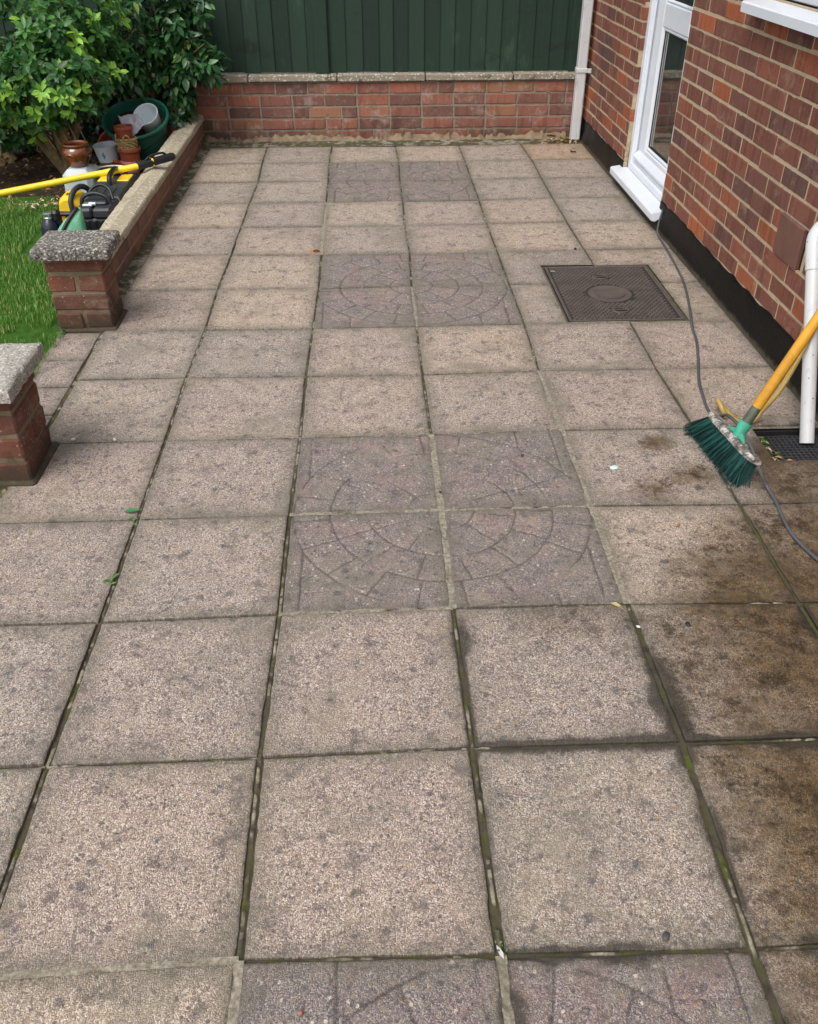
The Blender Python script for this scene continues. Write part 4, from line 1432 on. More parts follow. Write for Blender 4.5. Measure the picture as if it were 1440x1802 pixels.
def build_broom():
    ob = empty('broom', (0.90, 1.6, 0), 'yard broom with green bristles and yellow handle leaning by the waste pipe', 'broom')
    a, b = Vector((.925, 1.727, .088)), Vector((.962, 1.428, .088))
    ax = (b - a).normalized()
    hdir = Vector((.165, .055, .32)).normalized()
    # block frame: x along the block, z roughly opposite the bristles
    bz = (hdir - ax * hdir.dot(ax)).normalized()
    by = bz.cross(ax)
    c_ = (a + b) / 2
    MX = Matrix((ax, by, bz)).transposed().to_4x4()
    MX.translation = c_
    t = NT('worn_brush_block')
    cc = t.ramp(t.noise(34.0, 6, 0.8), [(0.36, srgb(46, 44, 42)), (0.48, srgb(112, 108, 102)), (0.6, srgb(196, 192, 184))])
    mblk = t.finish(cc, 0.75, t.bump(t.noise(140.0, 5, 0.7), 0.5, 0.002), 0.3)
    L = (b - a).length / 2
    mb = MB()
    n = 12
    V, F = [], []
    prof = [(-.026, -.010), (.026, -.010), (.028, .000), (.020, .011), (-.020, .011), (-.028, .000)]
    for i in range(n + 1):
        x = -L + 2 * L * i / n
        s = 1.0 - 0.32 * max(0, abs(x) / L - .72) / .28
        for (y, z) in prof: V.append((x, y * s, z * (1 - .25 * max(0, abs(x) / L - .8) / .2)))
    for i in range(n):
        for q in range(6): F.append([i * 6 + q, i * 6 + (q + 1) % 6, (i + 1) * 6 + (q + 1) % 6, (i + 1) * 6 + q])
    F += [list(range(6)), [n * 6 + q for q in range(6)][::-1]]
    mb.add(V, F, M=MX)
    mb.build('brush_block', mblk, ob, 40, recalc=True)
    gp = simple('green_socket_plastic', (66, 160, 134), 0.45, 0.2, 20, 0.1, dirt=0.3)
    mb = MB()
    # socket on the block: rib and cup
    s0 = c_ + bz * .010 + ax * .008
    mb.tube([s0 - hdir * .004, s0 + hdir * .018, s0 + hdir * .04, s0 + hdir * .052], [.017, .0175, .0215, .022], 20)
    mb.tube([s0 - ax * .06 + bz * .000, s0 - ax * .02 + bz * .008, s0 + ax * .02 + bz * .008, s0 + ax * .05], [.004, .011, .011, .004], 8)
    mb.build('socket', gp, ob)
    mb = MB()
    f0 = s0 + hdir * .046
    mb.tube([f0, f0 + hdir * .062], [.0160, .0160], 20)
    h = mb.build('ferrule', simple('dull_ferrule', (78, 88, 76), 0.5, 0.4, 40, 0.2, dirt=0.7), ob)
    mb = MB()
    g0 = f0 + hdir * .058
    tlen = (1.325 - g0.x) / hdir.x
    mb.tube([g0, g0 + hdir * .004, g0 + hdir * .3, g0 + hdir * (tlen - .01), g0 + hdir * tlen], [.0150, .0168, .0167, .0165, .011], 20)
    mb.build('handle', simple('yellow_handle_paint', (206, 150, 44), 0.5, 0.16, 12, 0.15, 80, dirt=0.35), ob)
    # bristles in tufts
    rnd = random.Random(12)
    mb = MB()
    nb = 30
    for i in range(nb):
        for r in range(5):
            fx = -1 + 2 * (i + .5) / nb
            fy = (r - 2) / 2
            root = MX @ Vector((fx * (L - .012), fy * .021, -.009))
            for k in range(9):
                rt = root + ax * rnd.uniform(-.004, .004) + by * rnd.uniform(-.003, .003)
                # splay: the ends flare out, the whole row swept towards the lawn
                tip = Vector((.905 + fx * .022 + rnd.gauss(0, .007) - (fy * -0.018), 1.612 - fx * .185 + rnd.gauss(0, .010), .001 + abs(rnd.gauss(0, .004))))
                d = tip - rt
                midp = rt + d * .5 - bz * .006 + Vector((0, 0, .004))
                mb.tube([rt, midp, tip], [.0015, .0013, .0008], 4, col=rnd.random(), caps=False)
    t = NT('green_bristle')
    cc = t.ramp(t.attr('bcol'), [(0, srgb(6, 38, 38)), (0.6, srgb(12, 62, 60)), (1, srgb(44, 104, 98))])
    mb.build('bristles', t.finish(cc, 0.45, None, 0.5), ob, 180, attr='bcol')


build_broom()


def cable_mesh(name, pts, r, mat, n=8, label=None, cat=None):
    mb = MB()
    mb.tube(spline(pts, 8), r, n)
    o = mb.build(name, mat, None, 180)
    return tag(o, label, cat)


cable_mesh('power_cable', [(1.374, 3.925, .16), (1.362, 3.888, .128), (1.343, 3.852, .098), (1.331, 3.838, .045), (1.325, 3.79, .010), (1.302, 3.484, .006), (1.268, 3.173, .006),
                           (1.232, 2.98, .007), (1.184, 2.77, .006), (1.142, 2.60, .006), (1.121, 2.48, .0065), (1.083, 2.34, .006), (1.048, 2.224, .006), (1.018, 2.12, .006), (1.003, 2.04, .006), (.985, 1.93, .007),
                           (.978, 1.85, .018), (.968, 1.76, .062), (.962, 1.70, .100), (.965, 1.62, .113), (.968, 1.536, .108), (.965, 1.46, .096), (.980, 1.417, .055), (1.003, 1.40, .014), (1.006, 1.34, .006),
                           (.992, 1.229, .006), (.992, 1.15, .006), (1.015, 1.055, .006), (1.07, .93, .006), (1.16, .80, .006), (1.22, .55, .006)],
           .0054, simple('grey_cable_rubber', (78, 79, 84), 0.6, 0.2, 8, 0.3, 200, dirt=0.4), label='grey power cable trailing from the door sill past the broom', cat='cable')
hose_pts = [(1.030, 1.862, .040), (1.026, 1.880, .060), (1.012, 1.892, .064), (.998, 1.888, .050)]
HM = NT('yellow_hose_pvc')
hc = HM.ramp(HM.noise(10.0, 4, 0.6), [(0.3, srgb(158, 132, 72)), (0.7, srgb(186, 160, 92))])
HM = HM.finish(hc, 0.4, HM.bump(HM.noise(120.0, 3), 0.3, 0.001), 0.5)
hose = empty('garden_hose', (1.05, 1.82, 0), 'thin yellow garden hose curling behind the broom handle', 'hose')
mb = MB()
P = spline([(1.022, 1.842, .016), (1.012, 1.852, .034), (1.006, 1.872, .048), (1.008, 1.90, .046), (1.022, 1.912, .028), (1.038, 1.890, .012), (1.052, 1.845, .0095), (1.075, 1.815, .0095), (1.105, 1.805, .018),
            (1.13, 1.812, .051), (1.17, 1.811, .122), (1.215, 1.836, .214), (1.25, 1.862, .295), (1.275, 1.884, .353), (1.31, 1.93, .46), (1.335, 1.99, .60)], 8)
mb.tube(P, .0092, 14, caps=False)
mb.build('tube', HM, hose, 180)
mb = MB()
d = (P[0] - P[1]).normalized()
M = frame(P[0], d)
mb.lathe([(.0092, -.001), (.0092, .0004), (.0066, .0004), (.0062, -.004)], 16, M=M)
mb.build('cut_end', simple('white_hose_core', (220, 216, 200), 0.5), hose)
mb = MB()
mb.lathe([(.0064, -.004), (.0001, -.004)], 16, M=M)
mb.build('bore', simple('hose_bore', (20, 18, 14), 0.9), hose, None)
# fine dark stripes along the hose
mb = MB()
mb.tube([p + Vector((-.0035, -.0035, .0078)) for p in P[48:]], .0013, 5)
mb.build('stripe', simple('dark_hose_stripe', (96, 74, 34), 0.5), hose, 180)

# rusty bolt left in a slab joint
b_ = empty('rusty_bolt', (-.470, 3.651, 0), 'small rusty bolt stub in an orange stained slab joint', 'bolt')
RU = simple('rust', (92, 58, 30), 0.9, 0.4, 80, 0.8)
mb = MB()
mb.lathe([(.016, -.004), (.0165, .003), (.012, .005), (.0105, -.003)], 16, M=Matrix.Translation((-.470, 3.651, 0)))
mb.build('collar', RU, b_)
mb = MB()
mb.lathe([(.0108, -.002), (.0001, -.002)], 16, M=Matrix.Translation((-.470, 3.651, 0)))
mb.build('bolt_hole', simple('rust_hole', (20, 12, 8), 0.9), b_, None)


# ------------------------------------------------------------------ foliage
def leaves_mesh(name, O, D, N, L, W, lr, mat, parent=None, fold=0.22, curl=0.18, tipw=0.42, group=None, obov=False):
    """O origins, D axis, N face normal (arrays n,3), L, W lengths, lr random; 8 points and 6 faces per leaf"""
    O, D, N = [np.asarray(a, float) for a in (O, D, N)]
    D /= np.linalg.norm(D, axis=1)[:, None] + 1e-9
    N = N - D * (N * D).sum(1)[:, None]
    N /= np.linalg.norm(N, axis=1)[:, None] + 1e-9
    Sd = np.cross(N, D)
    L, W = np.asarray(L)[:, None], np.asarray(W)[:, None]
    n = len(O)
    st = [(0.0, 0.0), (0.36, 0.42), (0.70, 0.46), (1.0, 0.0)] if obov else [(0.0, 0.0), (0.34, 0.5), (0.68, 0.38), (1.0, 0.0)]
    pts = []
    for (s, hw) in st:
        cpt = O + D * L * s - N * L * curl * s * s
        if hw == 0: pts.append(cpt)
        else:
            pts += [cpt - Sd * W * hw + N * W * fold * hw, cpt, cpt + Sd * W * hw + N * W * fold * hw]
    V = np.stack(pts, 1).reshape(-1, 3)
    f = [[0, 2, 1], [0, 3, 2], [1, 2, 5, 4], [2, 3, 6, 5], [4, 5, 7], [5, 6, 7]]
    me = bpy.data.meshes.new(name)
    base = (np.arange(n) * 8)[:, None]
    lp, st_, tot = [], [], []
    loops = np.concatenate([np.array(q)[None, :] + base for q in f], 1)      # n x 20
    sizes = [len(q) for q in f]
    me.vertices.add(len(V))
    me.vertices.foreach_set('co', V.astype(np.float32).ravel())
    me.loops.add(loops.size)
    me.loops.foreach_set('vertex_index', loops.astype(np.int32).ravel())
    me.polygons.add(n * 6)
    offs = np.concatenate([[0], np.cumsum(sizes)[:-1]])
    me.polygons.foreach_set('loop_start', (offs[None, :] + (np.arange(n) * sum(sizes))[:, None]).astype(np.int32).ravel())
    me.polygons.foreach_set('loop_total', np.tile(sizes, n).astype(np.int32))
    me.update(calc_edges=True)
    at = me.attributes.new('lrand', 'FLOAT', 'POINT')
    at.data.foreach_set('value', np.repeat(np.asarray(lr, float), 8).astype(np.float32))
    return link_mesh(name, me, mat, parent, 180)


def unit(v): return v / (np.linalg.norm(v, axis=-1, keepdims=True) + 1e-9)


def crown_points(rg, n, cen, rad, shell=0.55, clump=5.0, thr=0.42, seed=1):
    out = []
    while len(out) < n:
        d = unit(rg.normal(size=3))
        r = rg.uniform(shell, 1.0) ** 0.8
        p = np.array(cen) + d * np.array(rad) * r
        f = float(fbm(np.array(p[0] * clump + p[2] * 3.1), np.array(p[1] * clump + p[2] * 4.3), seed, 3))
        if f < thr: continue
        out.append((p, d, r))
    return out


def rosette_leaves(rg, shoots, nleaf, L, W, spread, bright):
    O, D, N, LL, WW, C = [], [], [], [], [], []
    for (p, d, r) in shoots:
        axis = unit(d * 0.75 + np.array([0, -.25, .75]) + rg.normal(size=3) * .25)
        t = unit(np.cross(axis, rg.normal(size=3)))
        b = np.cross(axis, t)
        br = rg.random()
        k = rg.integers(nleaf[0], nleaf[1])
        for i in range(k):
            a = 2 * pi * i / k * 1.0 + rg.uniform(-.35, .35) + (i // 5) * 0.6
            out = t * cos(a) + b * sin(a)
            el = rg.uniform(spread[0], spread[1])
            ld = out * cos(el) + axis * sin(el)
            O.append(p + axis * rg.uniform(-.05, .01) + out * .004)
            D.append(ld)
            N.append(axis * cos(el) - out * sin(el) + rg.normal(size=3) * .15)
            l = rg.uniform(*L)
            LL.append(l)
            WW.append(l * rg.uniform(*W))
            C.append(min(1, max(0, bright(br, r, p) + rg.normal() * .10)))
    return O, D, N, LL, WW, C


def limbs(mb, base, tips, r0, seed, wob=.03):
    rnd = random.Random(seed)
    for tp in tips:
        p0, p1 = Vector(base), Vector(tp)
        m1 = p0.lerp(p1, .35) + Vector((rnd.uniform(-wob, wob), rnd.uniform(-wob, wob), rnd.uniform(0, wob)))
        m2 = p0.lerp(p1, .7) + Vector((rnd.uniform(-wob, wob), rnd.uniform(-wob, wob), rnd.uniform(0, wob)))
        sp = spline([p0, m1, m2, p1], 6)
        mb.tube(sp, [r0 * (1 - .8 * i / (len(sp) - 1)) for i in range(len(sp))], 8)
        for k in range(4):
            q = sp[rnd.randint(len(sp) // 2, len(sp) - 2)]
            e = q + Vector((rnd.uniform(-.25, .25), rnd.uniform(-.2, .2), rnd.uniform(.02, .28)))
            mb.tube(spline([q, q.lerp(e, .5) + Vector((0, 0, .02)), e], 4), [.007 - .0005 * i for i in range(9)], 5)


rg = np.random.default_rng(21)
# light green shrub, nearer and to the left
sh = empty('light_green_shrub', (-2.14, 5.22, 0), 'big light green shrub with rosettes of small leaves and several pale stems', 'shrub')
cr = crown_points(rg, 360, (-2.33, 5.20, .86), (.74, .50, .66), .45, 4.5, .40, 2)
cr += crown_points(rg, 190, (-2.05, 5.00, .66), (.42, .32, .34), .35, 5.0, .36, 3)
cr += crown_points(rg, 90, (-2.55, 4.98, .44), (.38, .30, .26), .3, 5.0, .36, 4)
cr += crown_points(rg, 45, (-1.84, 5.20, .82), (.22, .26, .22), .3, 5.0, .36, 5)
cr = [c for c in cr if c[0][2] > .17 and c[0][1] > 4.6]
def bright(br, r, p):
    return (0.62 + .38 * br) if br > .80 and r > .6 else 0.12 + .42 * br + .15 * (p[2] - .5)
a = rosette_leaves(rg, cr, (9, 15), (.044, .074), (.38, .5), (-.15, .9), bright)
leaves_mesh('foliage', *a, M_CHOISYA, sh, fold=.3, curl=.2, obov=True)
mb = MB()
limbs(mb, (-2.135, 5.22, -.02), [(-2.36, 5.15, .75), (-2.24, 5.25, .80), (-2.15, 5.2, .75), (-2.5, 5.1, .70), (-2.02, 5.1, .72), (-2.32, 5.0, .62), (-1.85, 5.15, .78)], .030, 3)
for k in range(5):
    x = -2.2 + .05 * k
    mb.tube(spline([(x, 5.15, .32), (x + .04, 5.02, .28 + .02 * k), (x + .10, 4.98, .2)], 5), .0028, 5)
mb.build('stems', M_WOOD, sh, 60)

# dark glossy shrub against the fence
sh = empty('dark_glossy_shrub', (-1.66, 5.86, 0), 'dark glossy leaved shrub hanging over the brick wall in front of the fence', 'shrub')
cr = crown_points(rg, 300, (-1.58, 5.76, .84), (.44, .22, .42), .4, 5.0, .40, 7)
cr += crown_points(rg, 75, (-1.33, 5.74, .56), (.19, .16, .13), .3, 6.0, .34, 8)
cr += crown_points(rg, 34, (-1.45, 5.78, .36), (.10, .12, .12), .2, 6.0, .30, 9)
cr += crown_points(rg, 80, (-1.78, 5.70, .55), (.22, .2, .18), .3, 6.0, .36, 10)
O, D, N, LL, WW, C = [], [], [], [], [], []
for (p, d, r) in cr:
    if p[1] > 5.99 or p[0] > -1.19 or (p[0] < -1.80 and p[2] > .72) or (p[2] < .46 and p[0] > -1.39): continue
    tw = unit(d * .9 + np.array([0, -.5, -.1]) + rg.normal(size=3) * .45)
    sd = unit(np.cross(tw, rg.normal(size=3)))
    br = rg.random()
    for i in range(rg.integers(5, 9)):
        a_ = i * 2.4
        side = sd * cos(a_) + np.cross(tw, sd) * sin(a_)
        ld = unit(side * .85 + tw * .6 + np.array([0, -.1, -.35]))
        O.append(p + tw * (.014 * i - .05))
        D.append(ld)
        N.append(unit(np.array([0, -.35, .85]) + rg.normal(size=3) * .35))
        l = rg.uniform(.055, .090)
        LL.append(l); WW.append(l * rg.uniform(.42, .54))
        C.append(min(1, max(0, .35 + .45 * (br - .5) + rg.normal() * .18 + (0.5 if rg.random() < .03 else 0))))
leaves_mesh('foliage', O, D, N, LL, WW, C, M_CAMELLIA, sh, fold=.25, curl=.22)
mb = MB()
limbs(mb, (-1.66, 5.86, -.02), [(-1.55, 5.80, .9), (-1.74, 5.78, .85), (-1.40, 5.76, .62), (-1.64, 5.82, 1.1), (-1.85, 5.72, .6)], .020, 5)
mb.build('stems', M_WOOD, sh, 60)

# low dark growth behind the pots
sh = empty('low_dark_shrub', (-1.95, 5.8, 0), 'low dark evergreen growth in the shade behind the green tub', 'shrub')
cr = crown_points(rg, 170, (-2.02, 5.80, .26), (.36, .18, .26), .2, 5.0, .34, 12)
cr += crown_points(rg, 110, (-1.62, 5.84, .24), (.24, .12, .20), .2, 5.0, .34, 13)
cr += crown_points(rg, 50, (-1.47, 5.70, .20), (.07, .22, .10), .2, 5.0, .34, 14)
cr += crown_points(rg, 90, (-2.55, 5.72, .16), (.42, .2, .2), .2, 5.0, .36, 15)
cr = [c for c in cr if c[0][2] > .01]
a = rosette_leaves(rg, cr, (7, 12), (.035, .062), (.42, .55), (-.3, .9), lambda br, r, p: .1 + .7 * br * br)
leaves_mesh('foliage', *a, M_DEEP, sh, fold=.25)
mb = MB()
limbs(mb, (-1.95, 5.84, -.02), [(-2.2, 5.8, .4), (-1.75, 5.84, .36), (-2.0, 5.75, .45), (-2.5, 5.75, .3)], .012, 8)
mb.build('stems', M_TWIG, sh, 60)

# old stump in the deep shade on the far left
mb = MB()
st = empty('old_stump', (-2.74, 5.62, 0), 'grey old stump in the deep shade at the far left', 'stump')
mb.tube(spline([(-2.62, 5.60, -.03), (-2.72, 5.62, .10), (-2.86, 5.66, .22)], 5), [.06 - .002 * i for i in range(11)], 12)
mb.tube(spline([(-2.66, 5.55, -.03), (-2.80, 5.52, .07), (-3.0, 5.55, .12)], 5), [.045 - .0015 * i for i in range(11)], 12)
mb.build('wood', M_WOOD, st, 60)

# grass blades
def build_grass():
    n = 62000
    X = np.where(rng.random(n) < .72, rng.uniform(-2.7, -1.47, n), rng.uniform(-4.6, -2.7, n))
    Y = rng.uniform(1.5, 4.75, n)
    lim = 4.40 + np.clip((-2.0 - X) * .62, -.25, .34) + (fbm(X * 7, Y * 0, 3) - .5) * .16
    keep = (Y < lim) & ~((X > -1.97) & (Y > 3.62)) & ~((X > -1.55) & (Y > 2.66)) & ~((X > -1.56) & (Y < 1.82))
    keep &= fbm(X * 6, Y * 6, 17) > .28
    X, Y = X[keep], Y[keep]
    n = len(X)
    hgt = rng.uniform(.012, .030, n) * (0.75 + .6 * fbm(X * 5, Y * 5, 19))
    edgeb = (X > -1.53) & (Y < 2.7)
    hgt[edgeb] *= 1.25
    a = rng.uniform(0, 2 * pi, n)
    ln = rng.uniform(.2, 1.0, n) * hgt
    dx, dy = np.cos(a), np.sin(a)
    dx = np.where(edgeb, np.abs(dx) * .9, dx)
    wd = rng.uniform(.0010, .0021, n)
    px, py = -dy * wd, dx * wd
    z0 = np.full(n, -.012)
    b = np.stack([X, Y, z0], 1)
    sd = np.stack([px, py, np.zeros(n)], 1)
    m = b + np.stack([dx * ln * .35, dy * ln * .35, hgt * .65 + .012], 1)
    t = b + np.stack([dx * ln, dy * ln, hgt + .012], 1)
    V = np.stack([b - sd, b + sd, m + sd * .8, m - sd * .8, t], 1).reshape(-1, 3)
    k = np.arange(n)[:, None] * 5
    F = [list(q) for q in np.concatenate([k, k + 1, k + 2, k + 3], 1)] + [list(q) for q in np.concatenate([k + 3, k + 2, k + 4], 1)]
    c_ = np.clip(.25 + .55 * fbm(X * 3.5, Y * 3.5, 23) + rng.normal(0, .16, n) + (rng.random(n) < .07) * .6, 0, 1)
    me = np_mesh('grass', V, F, {'lrand': np.repeat(c_, 5)})
    tag(link_mesh('grass', me, M_GRASS, None, 180), 'bright green lawn grass beside the brick piers', 'grass', kind='stuff')


build_grass()

M_DRY = mat_leaf('dry_leaf', [(0.0, srgb(74, 48, 28)), (0.4, srgb(124, 88, 54)), (0.7, srgb(168, 138, 92)), (1.0, srgb(216, 204, 176))], 0.7, 0.15, 0.3)


def litter(name, n, fx, L, zf, label, cbias=0.0):
    P = np.array([fx() for _ in range(n)])
    a = rng.uniform(0, 2 * pi, n)
    D = np.stack([np.cos(a), np.sin(a), rng.normal(0, .25, n)], 1)
    N = np.stack([rng.normal(0, .4, n), rng.normal(0, .4, n), np.ones(n)], 1)
    l = rng.uniform(*L, n)
    o = leaves_mesh(name, np.concatenate([P, np.full((n, 1), 0.0)], 1) + np.stack([np.zeros(n), np.zeros(n), zf + rng.uniform(0, .012, n)], 1), D, N, l, l * rng.uniform(.3, .6, n),
                    np.clip(rng.beta(1.5, 1.8, n) + cbias, 0, 1), M_DRY, None, fold=.5, curl=.3)
    return tag(o, label, 'leaf litter', kind='stuff')


litter('leaf_litter', 900, lambda: (rng.uniform(-3.2, -1.55), 4.55 + 1.3 * rng.random() ** .8), (.012, .04), .012, 'brown and pale dead leaves scattered over the flower bed soil', -.12)
litter('leaf_litter', 170, lambda: (-2.05 + rng.normal(0, .12), 4.50 + rng.normal(0, .05)), (.010, .028), .012, 'pale dry leaves gathered along the lawn edge', .3)
litter('leaf_litter', 95, lambda: (1.22 + rng.normal(0, .075), 5.93 + abs(rng.normal(0, .028)) - .05), (.014, .050), .006, 'dead leaves and husks heaped round the foot of the square downpipe', .1)
litter('leaf_litter', 46, lambda: (1.112 + rng.uniform(-.008, .02), rng.uniform(1.60, 1.77)), (.008, .026), -.028, 'leaf scraps caught along the side of the drain grid', .15)

# ------------------------------------------------------------------ pots behind the low wall
def pot_prof(r0, r1, h, t=.005, rim=.012, rimh=.02, foot=.0):
    """outer wall, rim roll, inner wall and floor"""
    return [(.0001, 0), (r0, 0), (r0 + .002, .004), (r1 - rim * .6, h - rimh), (r1, h - rimh + .002), (r1 + .001, h - .004), (r1 - .002, h),
            (r1 - t, h), (r1 - t - .003, h - .006), (r1 - rim - t * .5, h - rimh), (r0 - t + .001, .012), (.0001, .010)]


TERRA = simple('terracotta_plastic', (162, 78, 52), 0.55, 0.16, 14, 0.2, 80, dirt=0.35)
TERRA2 = simple('faded_terracotta', (182, 86, 62), 0.6, 0.2, 12, 0.2, 80, dirt=0.4)
tilt = R(23)
tax = Vector((-.05, -sin(tilt), cos(tilt))).normalized()
tub_rim = Vector((-1.705, 5.45, .285))
HT = .235
MT = frame(tub_rim - tax * HT, tax)
tub = empty('planter_tub', tuple(tub_rim - tax * HT), 'large dark green round tub tilted forward with old compost in it', 'plant tub')
GT = simple('dark_green_tub', (34, 104, 88), 0.42, 0.2, 7, 0.1, 60, dirt=0.25)
mb = MB()
mb.lathe([(.0001, 0), (.150, 0), (.154, .006), (.170, .09), (.171, .094), (.176, .096), (.177, .108), (.190, .165), (.196, HT - .028), (.206, HT - .026), (.2165, HT - .016), (.219, HT - .004),
          (.214, HT + .003), (.205, HT + .003), (.199, HT - .006), (.197, HT - .03), (.155, .02), (.0001, .018)], 56, M=MT)
mb.build('tub_body', GT, tub, 50)
mb = MB()
n, V, F = 15, [], []
rnd = random.Random(2)
for i in range(n):
    for j in range(28):
        r = .189 * i / (n - 1)
        a = 2 * pi * j / 28
        x, y = r * cos(a), r * sin(a)
        V.append((x, y, HT - .085 + .045 * (float(fbm(np.array(x * 14), np.array(y * 14), 5)) - .5) + .02 * (y / .19) + rnd.uniform(-.003, .003)))
for i in range(n - 1):
    for j in range(28): F.append([i * 28 + j, i * 28 + (j + 1) % 28, (i + 1) * 28 + (j + 1) % 28, (i + 1) * 28 + j])
mb.add(V, F, M=MT)
mb.build('compost', M_SOIL, tub, 180)

# terracotta bowl under it
bw_ax = Vector((-.02, -sin(R(20)), cos(R(20))))
bowl_rim = tub_rim - tax * .165 + Vector((-.03, -.03, .004))
tb = empty('terracotta_planter', tuple(bowl_rim - bw_ax * .10), 'wide terracotta bowl half sunk in the soil holding the green tub', 'plant pot')
mb = MB()
mb.lathe([(.0001, -.012), (.165, -.012), (.172, -.008), (.236, .082), (.248, .086), (.258, .092), (.260, .106), (.252, .112), (.243, .112), (.236, .1), (.176, -.004), (.0001, -.006)], 56, M=frame(bowl_rim - bw_ax * .105, bw_ax))
mb.build('pot_body', TERRA2, tb, 45)

# white pot lying in the tub
wax = Vector((-.16, -.62, .78)).normalized()
wrim = Vector((-1.618, 5.375, .322))
wp_ = empty('white_plant_pot', tuple(wrim - wax * .13), 'pale white plastic pot lying in the green tub with its mouth to the viewer', 'plant pot')
mb = MB()
mb.lathe([(.0001, 0), (.056, 0), (.060, .004), (.080, .128), (.0825, .131), (.0815, .135), (.077, .134), (.0755, .125), (.056, .010), (.0001, .009)], 40, M=frame(wrim - wax * .135, wax))
mb.build('pot_body', simple('white_pot_plastic', (228, 236, 240), 0.4, 0.03, 6, dirt=0.08), wp_, 40)

# crumpled white sack beside it
sk = NT('white_sacking')
sc_ = sk.ramp(sk.noise(30.0, 5, 0.7), [(0.3, srgb(176, 172, 182)), (0.7, srgb(216, 214, 222))])
sk = sk.finish(sc_, 0.7, sk.bump(sk.noise(60.0, 5, 0.7), 0.8, 0.004), 0.4)
n = 16
V, F = [], []
o0, eu, ev = Vector((-1.795, 5.372, .305)), Vector((.135, -.004, .012)), Vector((.055, -.075, -.075))
for i in range(n + 1):
    for j in range(n + 1):
        u, v = i / n, j / n
        k = (float(fbm(np.array(u * 5.0), np.array(v * 5.0), 9, 3)) - .5) * .030
        p = o0 + eu * u + ev * v * (1.0 + .25 * sin(u * 5)) + Vector((0, -.3, .9)) * k
        V.append(p)
for i in range(n):
    for j in range(n): F.append([i * (n + 1) + j, (i + 1) * (n + 1) + j, (i + 1) * (n + 1) + j + 1, i * (n + 1) + j + 1])
mb = MB()
mb.add(V, F)
o = mb.build('crumpled_sack', sk, None, 60)
md = o.modifiers.new('thick', 'SOLIDIFY')
md.thickness = .006
tag(o, 'crumpled white sack stuffed in the green tub beside the white pot', 'sack')

# stack: pink pot, terracotta pot, wicker basket, small terracotta pot
sx, sy = -1.727, 5.235
pk = empty('pink_plant_pot', (sx, sy, .0), 'pink plastic pot at the bottom of the pot stack', 'plant pot')
mb = MB()
mb.lathe(pot_prof(.046, .062, .075), 36, M=Matrix.Translation((sx, sy, .0)))
mb.build('pot_body', simple('pink_plastic', (224, 138, 150), 0.5, 0.08), pk, 45)
tp = empty('terracotta_pot', (sx + .002, sy, .040), 'terracotta plastic pot with raised bands under the wicker basket', 'plant pot')
mb = MB()
mb.lathe([(.0001, 0), (.054, 0), (.056, .004), (.0585, .028), (.0605, .030), (.0605, .034), (.059, .036), (.0635, .084), (.0705, .086), (.0735, .090), (.0735, .108), (.071, .112), (.067, .112), (.064, .1), (.053, .01), (.0001, .008)], 40, M=Matrix.Translation((sx + .002, sy, .040)))
mb.build('pot_body', TERRA, tp, 40)
wk = simple('dry_wicker', (176, 146, 98), 0.8, 0.4, 60, 0.6, 150)
bk = empty('wicker_basket', (sx, sy, .135), 'small woven wicker basket standing in the terracotta pot', 'basket')
mb = MB()
for k in range(7):
    z = .128 + .0125 * k
    r = .053 + .0018 * k
    P = []
    for i in range(41):
        a = 2 * pi * i / 40
        rr = r + .0035 * sin(a * 9 + (k % 2) * pi)
        P.append((sx - .003 + rr * cos(a), sy + rr * sin(a), z + .002 * cos(a * 9 + (k % 2) * pi) + .0015 * sin(a * 3 + k)))
    mb.tube(P, .0058, 6, caps=False)
mb.lathe([(.0001, .128), (.050, .128), (.058, .212), (.054, .212), (.047, .134), (.0001, .134)], 24, M=Matrix.Translation((sx - .003, sy, 0)))
mb.build('weave', wk, bk, 180)
for (dx, dy, s) in ((.012, -.062, 1), (-.062, -.01, 0)):
    mb = MB()
    P = []
    for i in range(13):
        a = pi * i / 12
        o_ = Vector((cos(a) * .021, 0, sin(a) * .030)) if s else Vector((0, cos(a) * .021, sin(a) * .030))
        P.append(Vector((sx + dx, sy + dy, .205)) + o_)
    mb.tube(P, .005, 6)
    mb.build('basket_handle', wk, bk, 180)
sp_ = empty('small_terracotta_pot', (sx - .018, sy + .01, .205), 'small terracotta pot standing inside the wicker basket at the top of the stack', 'plant pot')
mb = MB()
mb.lathe([(.0001, 0), (.040, 0), (.042, .004), (.0515, .060), (.0575, .062), (.059, .066), (.059, .084), (.0565, .087), (.053, .087), (.050, .076), (.040, .01), (.0001, .008)], 36, M=frame((sx - .012, sy + .01, .192), (-.03, .0, 1)))
mb.build('pot_body', TERRA, sp_, 40)

# white tin with painted blue flowers, brown band at the foot
tin_ax = Vector((-.06, -.05, 1)).normalized()
MTN = frame((-1.885, 5.33, .0), tin_ax)
tn = empty('flower_tin_planter', (-1.885, 5.33, 0), 'white tin planter with blue flowers and a brown band at its foot', 'plant pot')
mb = MB()
mb.lathe([(.064, .05), (.079, .145), (.081, .148), (.0805, .151), (.077, .150), (.076, .145), (.060, .03), (.0001, .03)], 40, M=MTN)
mb.build('tin_body', simple('white_enamel', (226, 232, 238), 0.35, 0.04, 9, dirt=0.15), tn, 45)
mb = MB()
mb.lathe([(.0001, 0), (.056, 0), (.0575, .003), (.0645, .05), (.0662, .052), (.0655, .0535), (.064, .053)], 40, M=MTN)
mb.build('brown_band', simple('brown_cork_band', (134, 104, 68), 0.85, 0.25, 40, 0.5, 120), tn, 45)
mb = MB()
inv = MTN.inverted()
rnd = random.Random(8)
PAINT = simple('blue_enamel_paint', (84, 138, 186), 0.4, 0.35, 90)
